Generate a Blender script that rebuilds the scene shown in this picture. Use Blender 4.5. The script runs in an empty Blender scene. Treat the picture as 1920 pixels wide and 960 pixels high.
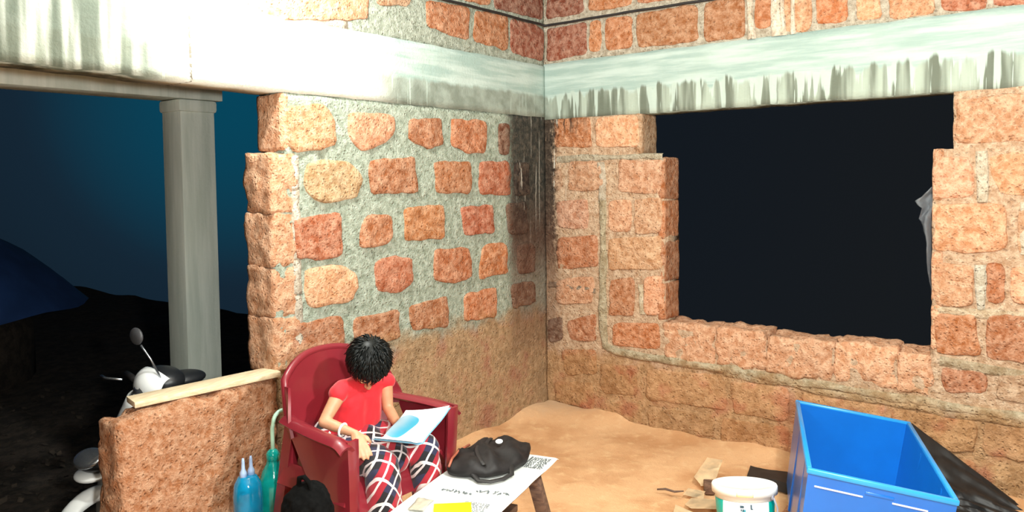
import bpy, bmesh, math, random
from mathutils import Vector, Matrix, noise
random.seed(7)
S = bpy.context.scene
COL = S.collection
V = Vector

# ------------------------------------------------------------------ camera
F_PX, CY = 1471.8, 406.9                     # focal length and principal row of the 1920x960 frame
YAW, PITCH, ROLL = -0.659475, 0.045177, -0.012703
cam_d = bpy.data.cameras.new('camera'); cam = bpy.data.objects.new('camera', cam_d); COL.objects.link(cam)
fw = V((math.sin(YAW)*math.cos(PITCH), math.cos(YAW)*math.cos(PITCH), -math.sin(PITCH)))
r0 = V((math.cos(YAW), -math.sin(YAW), 0)); u0 = r0.cross(fw)
rt = r0*math.cos(ROLL)+u0*math.sin(ROLL); up = -r0*math.sin(ROLL)+u0*math.cos(ROLL)
m = Matrix((( rt.x, up.x, -fw.x), (rt.y, up.y, -fw.y), (rt.z, up.z, -fw.z))).to_4x4()
m.translation = V((3.16232, -4.46624, 1.6))
cam.matrix_world = m
cam_d.sensor_width = 36; cam_d.lens = F_PX/1920*36; cam_d.shift_y = (CY-480)/1920
cam_d.clip_start = 0.05
S.camera = cam

# ------------------------------------------------------------------ view, sky, lamps
S.view_settings.view_transform = 'Standard'; S.view_settings.look = 'None'
S.view_settings.exposure = 1.08; S.view_settings.gamma = 1; S.view_settings.use_curve_mapping = False

def lamp(name, loc, power, size, col):
    d = bpy.data.lights.new(name, 'POINT'); d.energy = power; d.shadow_soft_size = size; d.color = col
    o = bpy.data.objects.new(name, d); COL.objects.link(o); o.location = loc; return o
lamp('bulb_light', (0.48, -2.45, 2.74), 55, 0.05, (0.97, 1.0, 0.95))        # bare bulb close to the left wall, above the child
lamp('bulb_light', (2.95, -2.60, 2.15), 140, 0.05, (0.98, 1.0, 0.94))       # main bulb of the room, to the right of the viewer
lamp('bulb_light', (3.35, -4.25, 1.66), 165, 0.06, (0.98, 1.0, 0.94))           # hand-held lamp beside the viewer

w = bpy.data.worlds.new('night_sky'); S.world = w; w.use_nodes = True
nt = w.node_tree; nt.nodes.clear()
tc = nt.nodes.new('ShaderNodeTexCoord')
dp = nt.nodes.new('ShaderNodeVectorMath'); dp.operation = 'DOT_PRODUCT'
nt.links.new(tc.outputs['Generated'], dp.inputs[0]); dp.inputs[1].default_value = V((-0.83, 0.55, 0.11)).normalized()
cr = nt.nodes.new('ShaderNodeValToRGB')
e = cr.color_ramp.elements
e[0].position = 0.70; e[0].color = (0.0042, 0.0051, 0.0062, 1)
e[1].position = 1.0; e[1].color = (0.001, 0.028, 0.050, 1)
k = e.new(0.975); k.color = (0.0035, 0.0095, 0.017, 1)
k = e.new(0.92); k.color = (0.0028, 0.0045, 0.007, 1)
nt.links.new(dp.outputs['Value'], cr.inputs[0])
bg = nt.nodes.new('ShaderNodeBackground'); bg.inputs[1].default_value = 1.0
nt.links.new(cr.outputs[0], bg.inputs[0])
wo = nt.nodes.new('ShaderNodeOutputWorld'); nt.links.new(bg.outputs[0], wo.inputs[0])

# ------------------------------------------------------------------ node helpers
class N:
    def __init__(s, name):
        s.m = bpy.data.materials.new(name); s.m.use_nodes = True; s.t = s.m.node_tree; s.t.nodes.clear()
        s.out = s.t.nodes.new('ShaderNodeOutputMaterial'); s.b = s.t.nodes.new('ShaderNodeBsdfPrincipled')
        s.t.links.new(s.b.outputs[0], s.out.inputs[0]); s.tc = s.t.nodes.new('ShaderNodeTexCoord')
    def set(s, i, v):
        if hasattr(v, 'is_output'): s.t.links.new(v, i)
        elif isinstance(v, (tuple, list)) and i.type == 'RGBA' and len(v) == 3: i.default_value = (*v, 1)
        else: i.default_value = v
    def bs(s, **kw):
        for k, v in kw.items(): s.set(s.b.inputs[k.replace('_', ' ')], v)
        return s
    def math(s, op, a, b=0.0, c=None, clamp=False):
        n = s.t.nodes.new('ShaderNodeMath'); n.operation = op; n.use_clamp = clamp
        s.set(n.inputs[0], a); s.set(n.inputs[1], b)
        if c is not None: s.set(n.inputs[2], c)
        return n.outputs[0]
    def xyz(s, vec=None):
        n = s.t.nodes.new('ShaderNodeSeparateXYZ'); s.t.links.new(vec or s.tc.outputs['Object'], n.inputs[0]); return n.outputs
    def vec(s, x, y, z):
        n = s.t.nodes.new('ShaderNodeCombineXYZ')
        for i, q in enumerate((x, y, z)): s.set(n.inputs[i], q)
        return n.outputs[0]
    def map(s, scale=(1, 1, 1), loc=(0, 0, 0), rot=(0, 0, 0), src=None):
        n = s.t.nodes.new('ShaderNodeMapping'); s.t.links.new(src or s.tc.outputs['Object'], n.inputs[0])
        n.inputs['Scale'].default_value = scale; n.inputs['Location'].default_value = loc; n.inputs['Rotation'].default_value = rot
        return n.outputs[0]
    def noise(s, scale, detail=4, rough=0.55, vec=None, dist=0.0):
        n = s.t.nodes.new('ShaderNodeTexNoise'); s.t.links.new(vec or s.tc.outputs['Object'], n.inputs['Vector'])
        n.inputs['Scale'].default_value = scale; n.inputs['Detail'].default_value = detail
        n.inputs['Roughness'].default_value = rough; n.inputs['Distortion'].default_value = dist
        return n.outputs[0]
    def voro(s, scale, vec=None, feature='F1'):
        n = s.t.nodes.new('ShaderNodeTexVoronoi'); n.feature = feature
        s.t.links.new(vec or s.tc.outputs['Object'], n.inputs['Vector']); n.inputs['Scale'].default_value = scale
        return n.outputs['Distance']
    def step(s, v, a, b):
        n = s.t.nodes.new('ShaderNodeMapRange'); n.interpolation_type = 'SMOOTHSTEP'; n.clamp = True
        s.set(n.inputs[0], v); s.set(n.inputs[1], a); s.set(n.inputs[2], b); n.inputs[3].default_value = 0; n.inputs[4].default_value = 1
        return n.outputs[0]
    def mix(s, f, a, b, mode='MIX'):
        n = s.t.nodes.new('ShaderNodeMix'); n.data_type = 'RGBA'; n.blend_type = mode
        s.set(n.inputs['Factor'], f); s.set(n.inputs[6], a); s.set(n.inputs[7], b); return n.outputs[2]
    def attr(s, name):
        n = s.t.nodes.new('ShaderNodeAttribute'); n.attribute_name = name; return n.outputs['Color']
    def bump(s, h, strength=0.5, dist=0.01):
        n = s.t.nodes.new('ShaderNodeBump'); n.inputs['Strength'].default_value = strength; n.inputs['Distance'].default_value = dist
        s.set(n.inputs['Height'], h); s.t.links.new(n.outputs[0], s.b.inputs['Normal']); return s

def plain(name, col, rough=0.6, var=0.12, scale=30, bump=0.0, **kw):
    n = N(name); f = n.noise(scale)
    dk = tuple(c*(1-var) for c in col); lt = tuple(min(1, c*(1+var)) for c in col)
    n.bs(Base_Color=n.mix(n.step(f, .3, .7), dk, lt), Roughness=rough, **kw)
    if bump: n.bump(f, bump, 0.004)
    return n.m

# masonry: the colour of each stone or mortar comes from the mesh attribute 'tone'; dust and mould are stains with their own place
def masonry(name, dust_line, mould=True):
    n = N(name); tone = n.attr('tone')
    x, y, z = n.xyz()
    big = n.noise(5, 3); mid = n.noise(26, 5, .65); fine = n.noise(85, 4, .7); pit = n.voro(46)
    c = n.mix(n.step(mid, .30, .72), n.mix(1, tone, (.70, .60, .52), 'MULTIPLY'), n.mix(.25, tone, (.95, .80, .62)))
    c = n.mix(n.math('MULTIPLY', n.step(fine, .56, .72), .5), c, n.mix(.5, tone, (1.0, .84, .66)))
    c = n.mix(n.math('MULTIPLY', n.step(fine, .42, .30), .6), c, n.mix(1, tone, (.30, .20, .16), 'MULTIPLY'))
    # clay dust splashed on the lower courses
    zz = n.math('ADD', z, n.math('MULTIPLY', n.math('SUBTRACT', big, .5), .35))
    d = n.math('MULTIPLY', n.step(zz, dust_line+.07, dust_line-.06), .80)
    dustc = n.mix(n.step(n.math('ADD', n.math('MULTIPLY', mid, .5), n.math('MULTIPLY', big, .5)), .36, .62), (.32, .17, .07), (.54, .31, .145))
    dustc = n.mix(n.step(big, .50, .68), dustc, (.38, .13, .06))
    c = n.mix(d, c, dustc)
    if mould:
        s_ = n.math('ADD', x, y)
        st = n.noise(1, 4, .6, n.map((34, 34, 3.5)))
        a = n.step(n.math('ADD', s_, n.math('MULTIPLY', n.math('SUBTRACT', mid, .5), .22)), -.47, -.35)
        b = n.step(n.math('ADD', s_, n.math('MULTIPLY', n.math('SUBTRACT', mid, .5), .16)), .11, .05)
        ht = n.math('MULTIPLY', n.step(z, .80, 1.25), n.step(z, 2.2, 2.1))
        top = n.math('MULTIPLY', n.step(z, 1.86, 2.0), n.step(n.math('ADD', s_, n.math('MULTIPLY', st, .3)), .62, .34))
        f = n.math('MULTIPLY', n.math('MULTIPLY', a, b), ht)
        f = n.math('MULTIPLY', f, n.step(st, .18, .34))
        f = n.math('MAXIMUM', f, n.math('MULTIPLY', n.math('MULTIPLY', top, n.step(s_, -.34, -.25)), n.step(st, .45, .6)))
        c = n.mix(n.math('MULTIPLY', f, .93), c, n.mix(n.step(mid, .4, .7), (.018, .015, .013), (.085, .062, .046)))
        lo = n.math('MULTIPLY', n.math('MULTIPLY', a, n.step(s_, .16, .04)), n.math('MULTIPLY', n.step(z, .25, .7), n.step(z, 1.6, 1.1)))
        c = n.mix(n.math('MULTIPLY', lo, .55), c, (.14, .062, .036))
        # white lime runs down the corner
        run = n.noise(1, 2, .5, n.map((46, 46, 1.6), (3, 1, 0)))
        g = n.math('MULTIPLY', n.step(run, .63, .68), n.math('MULTIPLY', n.step(z, 1.05, 1.9), n.math('MULTIPLY', n.step(s_, -.36, -.28), n.step(s_, .22, .1))))
        c = n.mix(n.math('MULTIPLY', g, .75), c, (.78, .74, .64))
    n.bs(Base_Color=c, Roughness=.93, Specular_IOR_Level=.25)
    h = n.math('ADD', n.math('MULTIPLY', mid, 1.0), n.math('ADD', n.math('MULTIPLY', fine, .5), n.math('MULTIPLY', n.step(pit, .05, .35), .35)))
    n.bump(h, 1.0, .022)
    return n.m

def band_mat():
    n = N('cast_concrete'); x, y, z = n.xyz()
    s_ = n.math('SUBTRACT', x, y)
    big = n.noise(3.2, 4); fine = n.noise(60, 5, .65)
    hor = n.noise(1, 4, .55, n.map((2, 2, 22)))
    st = n.noise(1, 3, .55, n.map((17, 17, 1.1)))
    st2 = n.noise(1, 3, .55, n.map((11, 11, .9), (5, 2, 0)))
    c = n.mix(n.step(hor, .35, .65), (.33, .44, .40), (.49, .585, .54))
    c = n.mix(n.math('MULTIPLY', n.step(big, .55, .72), .5), c, (.36, .45, .39))
    c = n.mix(n.math('MULTIPLY', n.step(x, -.01, .02), .35), c, n.mix(n.step(hor, .35, .65), (.22, .30, .27), (.36, .44, .40)))
    # damp grey-green lower half, with pale lime runs over it
    lower = n.step(n.math('ADD', z, n.math('ADD', n.math('MULTIPLY', n.math('SUBTRACT', st, .5), .05), n.math('MULTIPLY', n.math('SUBTRACT', st2, .5), n.math('ADD', .04, n.math('MULTIPLY', n.step(x, -.01, .12), .16))))), 2.20, 2.17)
    rside = n.step(x, -.01, .12)
    damp = n.mix(n.step(st2, .40, .62), (.13, .15, .115), (.36, .42, .35))
    damp = n.mix(rside, n.mix(n.step(n.noise(7, 4), .35, .65), (.19, .22, .18), (.31, .36, .31)), damp)
    runs = n.math('ADD', n.math('SUBTRACT', st, n.math('MULTIPLY', n.math('SUBTRACT', 1.0, rside), .06)), n.math('ADD', n.math('MULTIPLY', rside, .085), n.math('MULTIPLY', n.math('SUBTRACT', z, 2.19), n.math('ADD', .10, n.math('MULTIPLY', st2, .9)))))
    runs = n.step(runs, .575, .615)
    runs = n.math('MAXIMUM', runs, n.step(n.noise(1, 2, .5, n.map((60, 60, 1.0), (9, 0, 0))), .64, .68))
    damp = n.mix(n.math('MULTIPLY', runs, .85), damp, (.46, .55, .49))
    c = n.mix(lower, c, damp)
    # old soot-and-moss streaks at the far left of the veranda beam
    far = n.step(n.math('ADD', y, n.math('MULTIPLY', big, .4)), -2.45, -2.75)
    c = n.mix(n.math('MULTIPLY', far, .9), c, n.mix(n.step(st2, .38, .60), (.070, .080, .055), n.mix(n.step(st, .4, .6), (.20, .22, .17), (.40, .42, .36))))
    pale = n.math('MULTIPLY', n.step(y, -1.35, -1.7), n.step(y, -2.85, -2.6))  # burnt-out glow near the left bulb, painted into the concrete as paler colour
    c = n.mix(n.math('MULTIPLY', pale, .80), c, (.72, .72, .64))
    # shuttering joint
    cr_ = n.math('ABSOLUTE', n.math('ADD', y, n.math('ADD', 2.62, n.math('MULTIPLY', fine, .012))))
    c = n.mix(n.math('MULTIPLY', n.step(cr_, .010, .004), n.step(fine, .42, .55)), c, (.16, .14, .11))
    n.bs(Base_Color=c, Roughness=.85, Specular_IOR_Level=.3)
    n.bump(n.math('ADD', fine, n.math('MULTIPLY', st, .6)), .5, .008)
    return n.m

def earth_mat():
    n = N('sandy_earth_floor'); big = n.noise(2.2, 4); mid = n.noise(14, 5, .6); fine = n.noise(120, 3, .7)
    c = n.mix(n.step(big, .38, .62), (.52, .27, .125), (.66, .39, .205))
    c = n.mix(n.math('MULTIPLY', n.step(mid, .5, .75), .6), c, (.74, .50, .28))
    c = n.mix(n.math('MULTIPLY', n.step(fine, .38, .28), .55), c, (.25, .12, .055))
    x, y, z = n.xyz()
    cor = n.step(n.math('ADD', n.math('SUBTRACT', x, y), n.math('MULTIPLY', mid, .5)), .75, .35)
    c = n.mix(n.math('MULTIPLY', cor, .7), c, (.56, .40, .26))
    n.bs(Base_Color=c, Roughness=.95, Specular_IOR_Level=.2)
    n.bump(n.math('ADD', n.math('MULTIPLY', mid, .8), n.math('MULTIPLY', fine, .4)), .6, .014)
    return n.m

def plastic(name, col, rough=.32, **kw): return plain(name, col, rough, .05, 6, 0, **kw)
def wood(name, a, b, axis=(2, 14, 14), rough=.7):
    n = N(name); g = n.noise(4, 4, .6, n.map(axis), .6); f = n.noise(70, 3)
    n.bs(Base_Color=n.mix(n.step(g, .35, .65), a, b), Roughness=rough); n.bump(n.math('ADD', g, n.math('MULTIPLY', f, .3)), .3, .003)
    return n.m

M = dict(
 left=masonry('laterite_masonry_left', .73), right=masonry('laterite_masonry_right', .43), upper=masonry('laterite_masonry_upper', -9, False),
 low=masonry('laterite_low_wall', -9, False),
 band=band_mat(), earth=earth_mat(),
 slab=plain('grey_slab', (.42, .42, .39), .9, .15, 8, .3),
 pillar=None,
)
n = N('pale_concrete'); st = n.noise(1, 4, .6, n.map((14, 14, 1.2))); f = n.noise(40, 4)
n.bs(Base_Color=n.mix(n.step(st, .3, .7), (.60, .66, .58), (.80, .84, .76)), Roughness=.85); n.bump(f, .4, .006); M['pillar'] = n.m
n = N('dark_ground'); f = n.noise(9, 5, .65); g = n.noise(45, 4, .7)
n.bs(Base_Color=n.mix(n.step(f, .35, .65), (.030, .022, .016), (.085, .062, .045)), Roughness=1.0); n.bump(n.math('ADD', f, g), .8, .03); M['soil'] = n.m

# ------------------------------------------------------------------ mesh helpers
def tag(o, label=None, cat=None, group=None, kind=None):
    if label: o['label'] = label
    if cat: o['category'] = cat
    if group: o['group'] = group
    if kind: o['kind'] = kind
    return o
def link(name, me, mats=(), parent=None, smooth=True):
    o = bpy.data.objects.new(name, me); COL.objects.link(o)
    for mm in (mats if isinstance(mats, (list, tuple)) else [mats]): me.materials.append(mm)
    if smooth:
        me.polygons.foreach_set('use_smooth', [True]*len(me.polygons))
    if parent: 
        o.parent = parent
    me.update(); return o
def obj(name, bm, mats, parent=None, smooth=True, sharp=None):
    if sharp is not None:
        for e_ in bm.edges:
            if len(e_.link_faces) == 2 and e_.calc_face_angle(0) > sharp: e_.smooth = False
    me = bpy.data.meshes.new(name); bm.to_mesh(me); bm.free()
    if sharp is not None: smooth = True
    return link(name, me, mats, parent, smooth)
def thing(name, label, cat, loc=(0, 0, 0), group=None):
    o = bpy.data.objects.new(name, None); COL.objects.link(o); o.location = loc; o.empty_display_size = .1
    return tag(o, label, cat, group)
def child(o, root):                           # world-built child under a root placed at the thing's base
    o.parent = root; o.matrix_parent_inverse = Matrix.Translation(-root.location); return o
def grid_noise(p, sc, seed=0.0): return noise.noise(V(p)*sc+V((seed, seed*1.7, -seed)))
def fbm(p, sc, seed=0.0, o=3): return sum(noise.noise(V(p)*sc*2**i+V((seed+i*9, seed*1.7, -seed)))*.5**i for i in range(o))

def box(bm, x0, x1, y0, y1, z0, z1, bevel=0.0, mtx=None, seg=2, mat=0):
    r = bmesh.ops.create_cube(bm, size=1); vs = r['verts']
    for v in vs: v.co = V(((x0+x1)/2+v.co.x*(x1-x0), (y0+y1)/2+v.co.y*(y1-y0), (z0+z1)/2+v.co.z*(z1-z0)))
    fs = {f for v in vs for f in v.link_faces}
    for f in fs: f.material_index = mat
    if bevel:
        es = {e_ for v in vs for e_ in v.link_edges}
        rr = bmesh.ops.bevel(bm, geom=list(es), offset=bevel, segments=seg, affect='EDGES', profile=.5, clamp_overlap=True)
        vs = list({v for f in rr['faces'] for v in f.verts} | {v for v in vs if v.is_valid})
    if mtx is not None:
        for v in vs: v.co = mtx @ v.co
    return vs
def tube(bm, pts, rad, n=10, cap=True, flat=1.0, upv=V((0, 0, 1))):
    pts = [V(p) for p in pts]; rings = []
    rads = rad if isinstance(rad, (list, tuple)) else [rad]*len(pts)
    prev = None
    for i, p in enumerate(pts):
        t = (pts[min(i+1, len(pts)-1)]-pts[max(i-1, 0)]).normalized()
        if prev is None:
            a = upv if abs(t.dot(upv)) < .95 else V((1, 0, 0))
            s_ = t.cross(a).normalized()
        else:
            s_ = (prev-t*prev.dot(t)).normalized()
        prev = s_; b = s_.cross(t)
        rings.append([bm.verts.new(p+s_*math.cos(2*math.pi*k/n)*rads[i]+b*math.sin(2*math.pi*k/n)*rads[i]*flat) for k in range(n)])
    for a, b in zip(rings, rings[1:]):
        for k in range(n): bm.faces.new((a[k], a[(k+1) % n], b[(k+1) % n], b[k]))
    if cap: bm.faces.new(rings[0][::-1]); bm.faces.new(rings[-1])
    return rings
def lathe(bm, prof, n=32, mtx=Matrix(), cap0=True, cap1=True, mat=0):
    rings = [[bm.verts.new(mtx @ V((r*math.cos(2*math.pi*k/n), r*math.sin(2*math.pi*k/n), z))) for k in range(n)] for r, z in prof]
    for a, b in zip(rings, rings[1:]):
        for k in range(n):
            f = bm.faces.new((a[k], a[(k+1) % n], b[(k+1) % n], b[k])); f.material_index = mat
    if cap0: bm.faces.new(rings[0][::-1]).material_index = mat
    if cap1: bm.faces.new(rings[-1]).material_index = mat
def sheet(bm, fn, nu, nv, thick=0.0):          # parametric sheet, optionally with thickness
    g = [[bm.verts.new(fn(i/nu, j/nv)) for j in range(nv+1)] for i in range(nu+1)]
    fs = [bm.faces.new((g[i][j], g[i+1][j], g[i+1][j+1], g[i][j+1])) for i in range(nu) for j in range(nv)]
    if thick:
        bm.normal_update()
        bmesh.ops.solidify(bm, geom=fs, thickness=thick)
    return g
def cap(bm, p0, r0_, p1, r1_, n=16, rings=5, sx=1.0):  # tapered capsule
    p0, p1 = V(p0), V(p1); ax = (p1-p0); L = max(ax.length, 1e-5); q = V((0, 0, 1)).rotation_difference(ax/L).to_matrix()
    prof = [(r0_*math.cos(a), -r0_*math.sin(a)) for a in [math.pi/2*(1-i/rings) for i in range(rings)]]
    prof += [(r0_, 0), (r1_, L)] + [(r1_*math.cos(a), L+r1_*math.sin(a)) for a in [math.pi/2*(i+1)/rings for i in range(rings)]]
    prof = [(max(r, 1e-4), z) for r, z in prof]
    lathe(bm, prof, n, Matrix.Translation(p0) @ q.to_4x4())
def ell(bm, c, r, rot=None, seg=24):
    res = bmesh.ops.create_uvsphere(bm, u_segments=seg, v_segments=seg//2, radius=1)
    q = rot or Matrix.Identity(3)
    for v in res['verts']: v.co = V(c)+q @ V((v.co.x*r[0], v.co.y*r[1], v.co.z*r[2]))
def remesh(bm, voxel, smooth=4, sfac=.5):      # fuses overlapping volumes into one continuous skin
    me = bpy.data.meshes.new('tmp'); bm.to_mesh(me); bm.free()
    o = bpy.data.objects.new('tmp', me); COL.objects.link(o)
    a = o.modifiers.new('r', 'REMESH'); a.mode = 'VOXEL'; a.voxel_size = voxel
    if smooth: b = o.modifiers.new('s', 'SMOOTH'); b.iterations = smooth; b.factor = sfac
    dg = bpy.context.evaluated_depsgraph_get(); dg.update()
    new = bpy.data.meshes.new_from_object(o.evaluated_get(dg))
    bpy.data.objects.remove(o); bpy.data.meshes.remove(me)
    new.materials.clear(); return new

# ------------------------------------------------------------------ masonry walls
TONES = [(.54, .195, .070), (.52, .150, .065), (.74, .385, .215), (.52, .32, .18), (.17, .065, .034), (.30, .080, .040)]
MORTAR_L, MORTAR_R = (.345, .47, .41), (.58, .40, .26)
def set_tone(bm, faces, col):
    lay = bm.loops.layers.float_color.get('tone') or bm.loops.layers.float_color.new('tone')
    for f in faces:
        for l in f.loops: l[lay] = (*col, 1)
def wall_slab(bm, to3, u_keys, z_keys, inside, thick, step, tone, rough=.006, edge=.008, seed=1):
    """grid face with the openings left out, pushed back to a slab; to3(u, z, depth) gives the point"""
    def lin(keys):
        out = []
        for a, b in zip(keys, keys[1:]):
            n_ = max(1, round((b-a)/step)); out += [a+(b-a)*i/n_ for i in range(n_)]
        return out+[keys[-1]]
    us, zs = lin(u_keys), lin(z_keys); cell = set()
    for i in range(len(us)-1):
        for j in range(len(zs)-1):
            if inside((us[i]+us[i+1])/2, (zs[j]+zs[j+1])/2): cell.add((i, j))
    fv, bv = {}, {}
    fs = []
    def vert(d, i, j, dep):
        if (i, j) not in d:
            u, z = us[i], zs[j]
            n_in = sum(((i-a, j-b) in cell) for a in (0, 1) for b in (0, 1))
            p = V((u*1.0, z, 3.3*seed)); k = 0 if n_in == 4 or z < .02 else edge
            u2 = u+k*noise.noise(p*9); z2 = z+k*noise.noise(p*9+V((7, 3, 1)))
            d[(i, j)] = bm.verts.new(to3(u2, z2, dep+(fbm((u, z, seed), 8, seed)*rough if dep == 0 else 0)))
        return d[(i, j)]
    for i, j in cell:
        fs.append(bm.faces.new([vert(fv, i+a, j+b, 0) for a, b in ((0, 0), (1, 0), (1, 1), (0, 1))]))
        fs.append(bm.faces.new([vert(bv, i+a, j+b, -thick) for a, b in ((0, 0), (0, 1), (1, 1), (1, 0))]))
        for (di, dj), (a, b) in {(-1, 0): ((0, 1), (0, 0)), (1, 0): ((1, 0), (1, 1)), (0, -1): ((0, 0), (1, 0)), (0, 1): ((1, 1), (0, 1))}.items():
            if (i+di, j+dj) not in cell:
                q = [vert(fv, i+b[0], j+b[1], 0), vert(fv, i+a[0], j+a[1], 0), vert(bv, i+a[0], j+a[1], -thick), vert(bv, i+b[0], j+b[1], -thick)]
                fs.append(bm.faces.new(q))
    set_tone(bm, fs, tone)
def stone(bm, to3, poly, tone, lift=.012, rough=.012, seed=0):
    """one laterite stone: its outline on the wall face, domed and pitted"""
    P = [V((poly[i], poly[i+1], 0)) for i in range(0, len(poly), 2)]
    c = sum(P, V())/len(P); per = []
    n_ = len(P)
    for i in range(n_):
        a, b = P[i], P[(i+1) % n_]; k = max(2, int((b-a).length/.03))
        per += [a.lerp(b, t/k) for t in range(k)]
    # round the corners a little
    for _ in range(1): per = [(per[i-1]+per[i]*2+per[(i+1) % len(per)])/4 for i in range(len(per))]
    per = [p+V((noise.noise(p*14+V((seed, 0, 0))), noise.noise(p*14+V((0, seed, 5))), 0))*.012 for p in per]
    rings = []
    for s_, d in ((1.02, -.012), (.99, lift*.7), (.95, lift), (.78, lift*1.05), (.6, lift*1.1), (.4, lift*1.1), (.2, lift*1.1)):
        ring = []
        for p in per:
            q = c+(p-c)*s_
            dd = max(d+fbm(q, 16, seed, 3)*rough, min(d, .004)) if s_ < 1 else d
            ring.append(bm.verts.new(to3(q.x, q.y, dd)))
        rings.append(ring)
    cv = bm.verts.new(to3(c.x, c.y, lift+fbm(c, 16, seed)*rough)); fs = []; m_ = len(per)
    for a, b in zip(rings, rings[1:]):
        for k in range(m_): fs.append(bm.faces.new((a[k], a[(k+1) % m_], b[(k+1) % m_], b[k])))
    for k in range(m_): fs.append(bm.faces.new((rings[-1][k], rings[-1][(k+1) % m_], cv)))
    j = .82+.36*random.random(); col = tuple(min(1, x_*j*(.94+.12*random.random())) for x_ in tone)
    set_tone(bm, fs, col)
def lump(bm, to3, u0, u1, z0, z1, d0, d1, tone, bev=.02, rough=.012, seed=0):
    """a whole laterite block (sill or jamb stone) with worn corners"""
    nu, nz, nd = (max(2, round(abs(a)/.022)) for a in (u1-u0, z1-z0, d1-d0)); vd = {}; fs = []
    def vt(i, j, k):
        if (i, j, k) not in vd:
            q = V((u0+(u1-u0)*i/nu, z0+(z1-z0)*j/nz, d0+(d1-d0)*k/nd)); cc = V(((u0+u1)/2, (z0+z1)/2, (d0+d1)/2))
            h = V((abs(u1-u0)/2, abs(z1-z0)/2, abs(d1-d0)/2)); l = q-cc
            inn = V([max(-h[a]+bev, min(h[a]-bev, l[a])) for a in range(3)]); dv = l-inn
            if dv.length > bev: dv = dv.normalized()*bev
            l = inn+dv; q = cc+l; q += (l.normalized() if l.length else l)*fbm(q, 13, seed)*rough
            vd[(i, j, k)] = bm.verts.new(to3(q.x, q.y, q.z))
        return vd[(i, j, k)]
    def face(*c): fs.append(bm.faces.new([vt(*x_) for x_ in c]))
    for i in range(nu):
        for j in range(nz):
            for k in (0, nd): face((i, j, k), (i+1, j, k), (i+1, j+1, k), (i, j+1, k))
        for k in range(nd):
            for j in (0, nz): face((i, j, k), (i+1, j, k), (i+1, j, k+1), (i, j, k+1))
    for j in range(nz):
        for k in range(nd):
            for i in (0, nu): face((i, j, k), (i, j+1, k), (i, j+1, k+1), (i, j, k+1))
    j = .85+.3*random.random(); set_tone(bm, fs, tuple(min(1, x_*j) for x_ in tone))
def finish(name, bm, mat):
    bmesh.ops.recalc_face_normals(bm, faces=bm.faces)
    return tag(obj(name, bm, mat), kind='structure')
TL = lambda u, z, d: V((d, u, z))             # left wall: plane x = 0, u runs along y
TR = lambda u, z, d: V((u, -d, z))            # right wall: plane y = 0, u runs along x

LEFT_BLOCKS = [(2,[-2.138,1.972,-2.019,1.995,-1.898,1.998,-1.843,1.916,-1.85,1.788,-1.978,1.761,-2.121,1.753,-2.151,1.864]),
(2,[-1.764,1.964,-1.585,1.98,-1.429,1.97,-1.427,1.888,-1.504,1.812,-1.68,1.765,-1.764,1.846]),
(0,[-1.318,1.961,-1.055,1.976,-1.045,1.82,-1.181,1.794,-1.338,1.841]),
(0,[-0.971,1.98,-0.648,1.985,-0.647,1.784,-0.806,1.774,-0.976,1.812]),
(4,[-0.525,1.978,-0.414,1.977,-0.419,1.775,-0.519,1.773]),
(3,[-2.037,1.708,-1.879,1.726,-1.757,1.717,-1.669,1.619,-1.72,1.525,-1.952,1.501,-2.048,1.562]),
(0,[-1.618,1.724,-1.282,1.747,-1.266,1.538,-1.623,1.545]),
(0,[-1.125,1.722,-0.793,1.726,-0.802,1.529,-1.112,1.535]),
(1,[-0.716,1.727,-0.419,1.734,-0.401,1.507,-0.721,1.521]),
(4,[-0.368,1.724,-0.203,1.729,-0.196,1.51,-0.361,1.51]),
(1,[-2.115,1.429,-1.828,1.456,-1.821,1.228,-1.961,1.218,-2.111,1.239]),
(0,[-1.637,1.441,-1.471,1.425,-1.467,1.296,-1.519,1.256,-1.709,1.261,-1.706,1.345]),
(0,[-1.373,1.46,-1.054,1.471,-1.045,1.268,-1.374,1.275]),
(1,[-0.898,1.453,-0.591,1.457,-0.573,1.272,-0.868,1.273]),
(4,[-0.459,1.456,-0.239,1.471,-0.213,1.25,-0.43,1.253]),
(2,[-2.053,1.182,-1.962,1.192,-1.826,1.182,-1.713,1.121,-1.73,1.024,-1.796,0.987,-2.033,0.986,-2.063,1.077]),
(1,[-1.607,1.182,-1.445,1.203,-1.318,1.165,-1.308,1.043,-1.414,0.989,-1.584,1.009]),
(0,[-1.138,1.209,-0.825,1.201,-0.799,1.011,-0.971,0.993,-1.142,1.025]),
(0,[-0.708,1.186,-0.591,1.215,-0.464,1.199,-0.44,1.001,-0.733,0.994]),
(4,[-0.345,1.177,-0.153,1.181,-0.145,0.979,-0.337,0.98]),
(0,[-2.133,0.922,-1.833,0.926,-1.819,0.813,-1.84,0.677,-1.977,0.671,-2.147,0.692]),
(0,[-1.763,0.893,-1.517,0.901,-1.437,0.914,-1.421,0.741,-1.522,0.734,-1.755,0.774]),
(0,[-1.35,0.902,-1.03,0.93,-1.025,0.737,-1.207,0.756,-1.328,0.759]),
(0,[-0.876,0.914,-0.564,0.928,-0.574,0.732,-0.88,0.75]),
(4,[-0.408,0.924,-0.146,0.924,-0.143,0.766,-0.4,0.757])]
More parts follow.
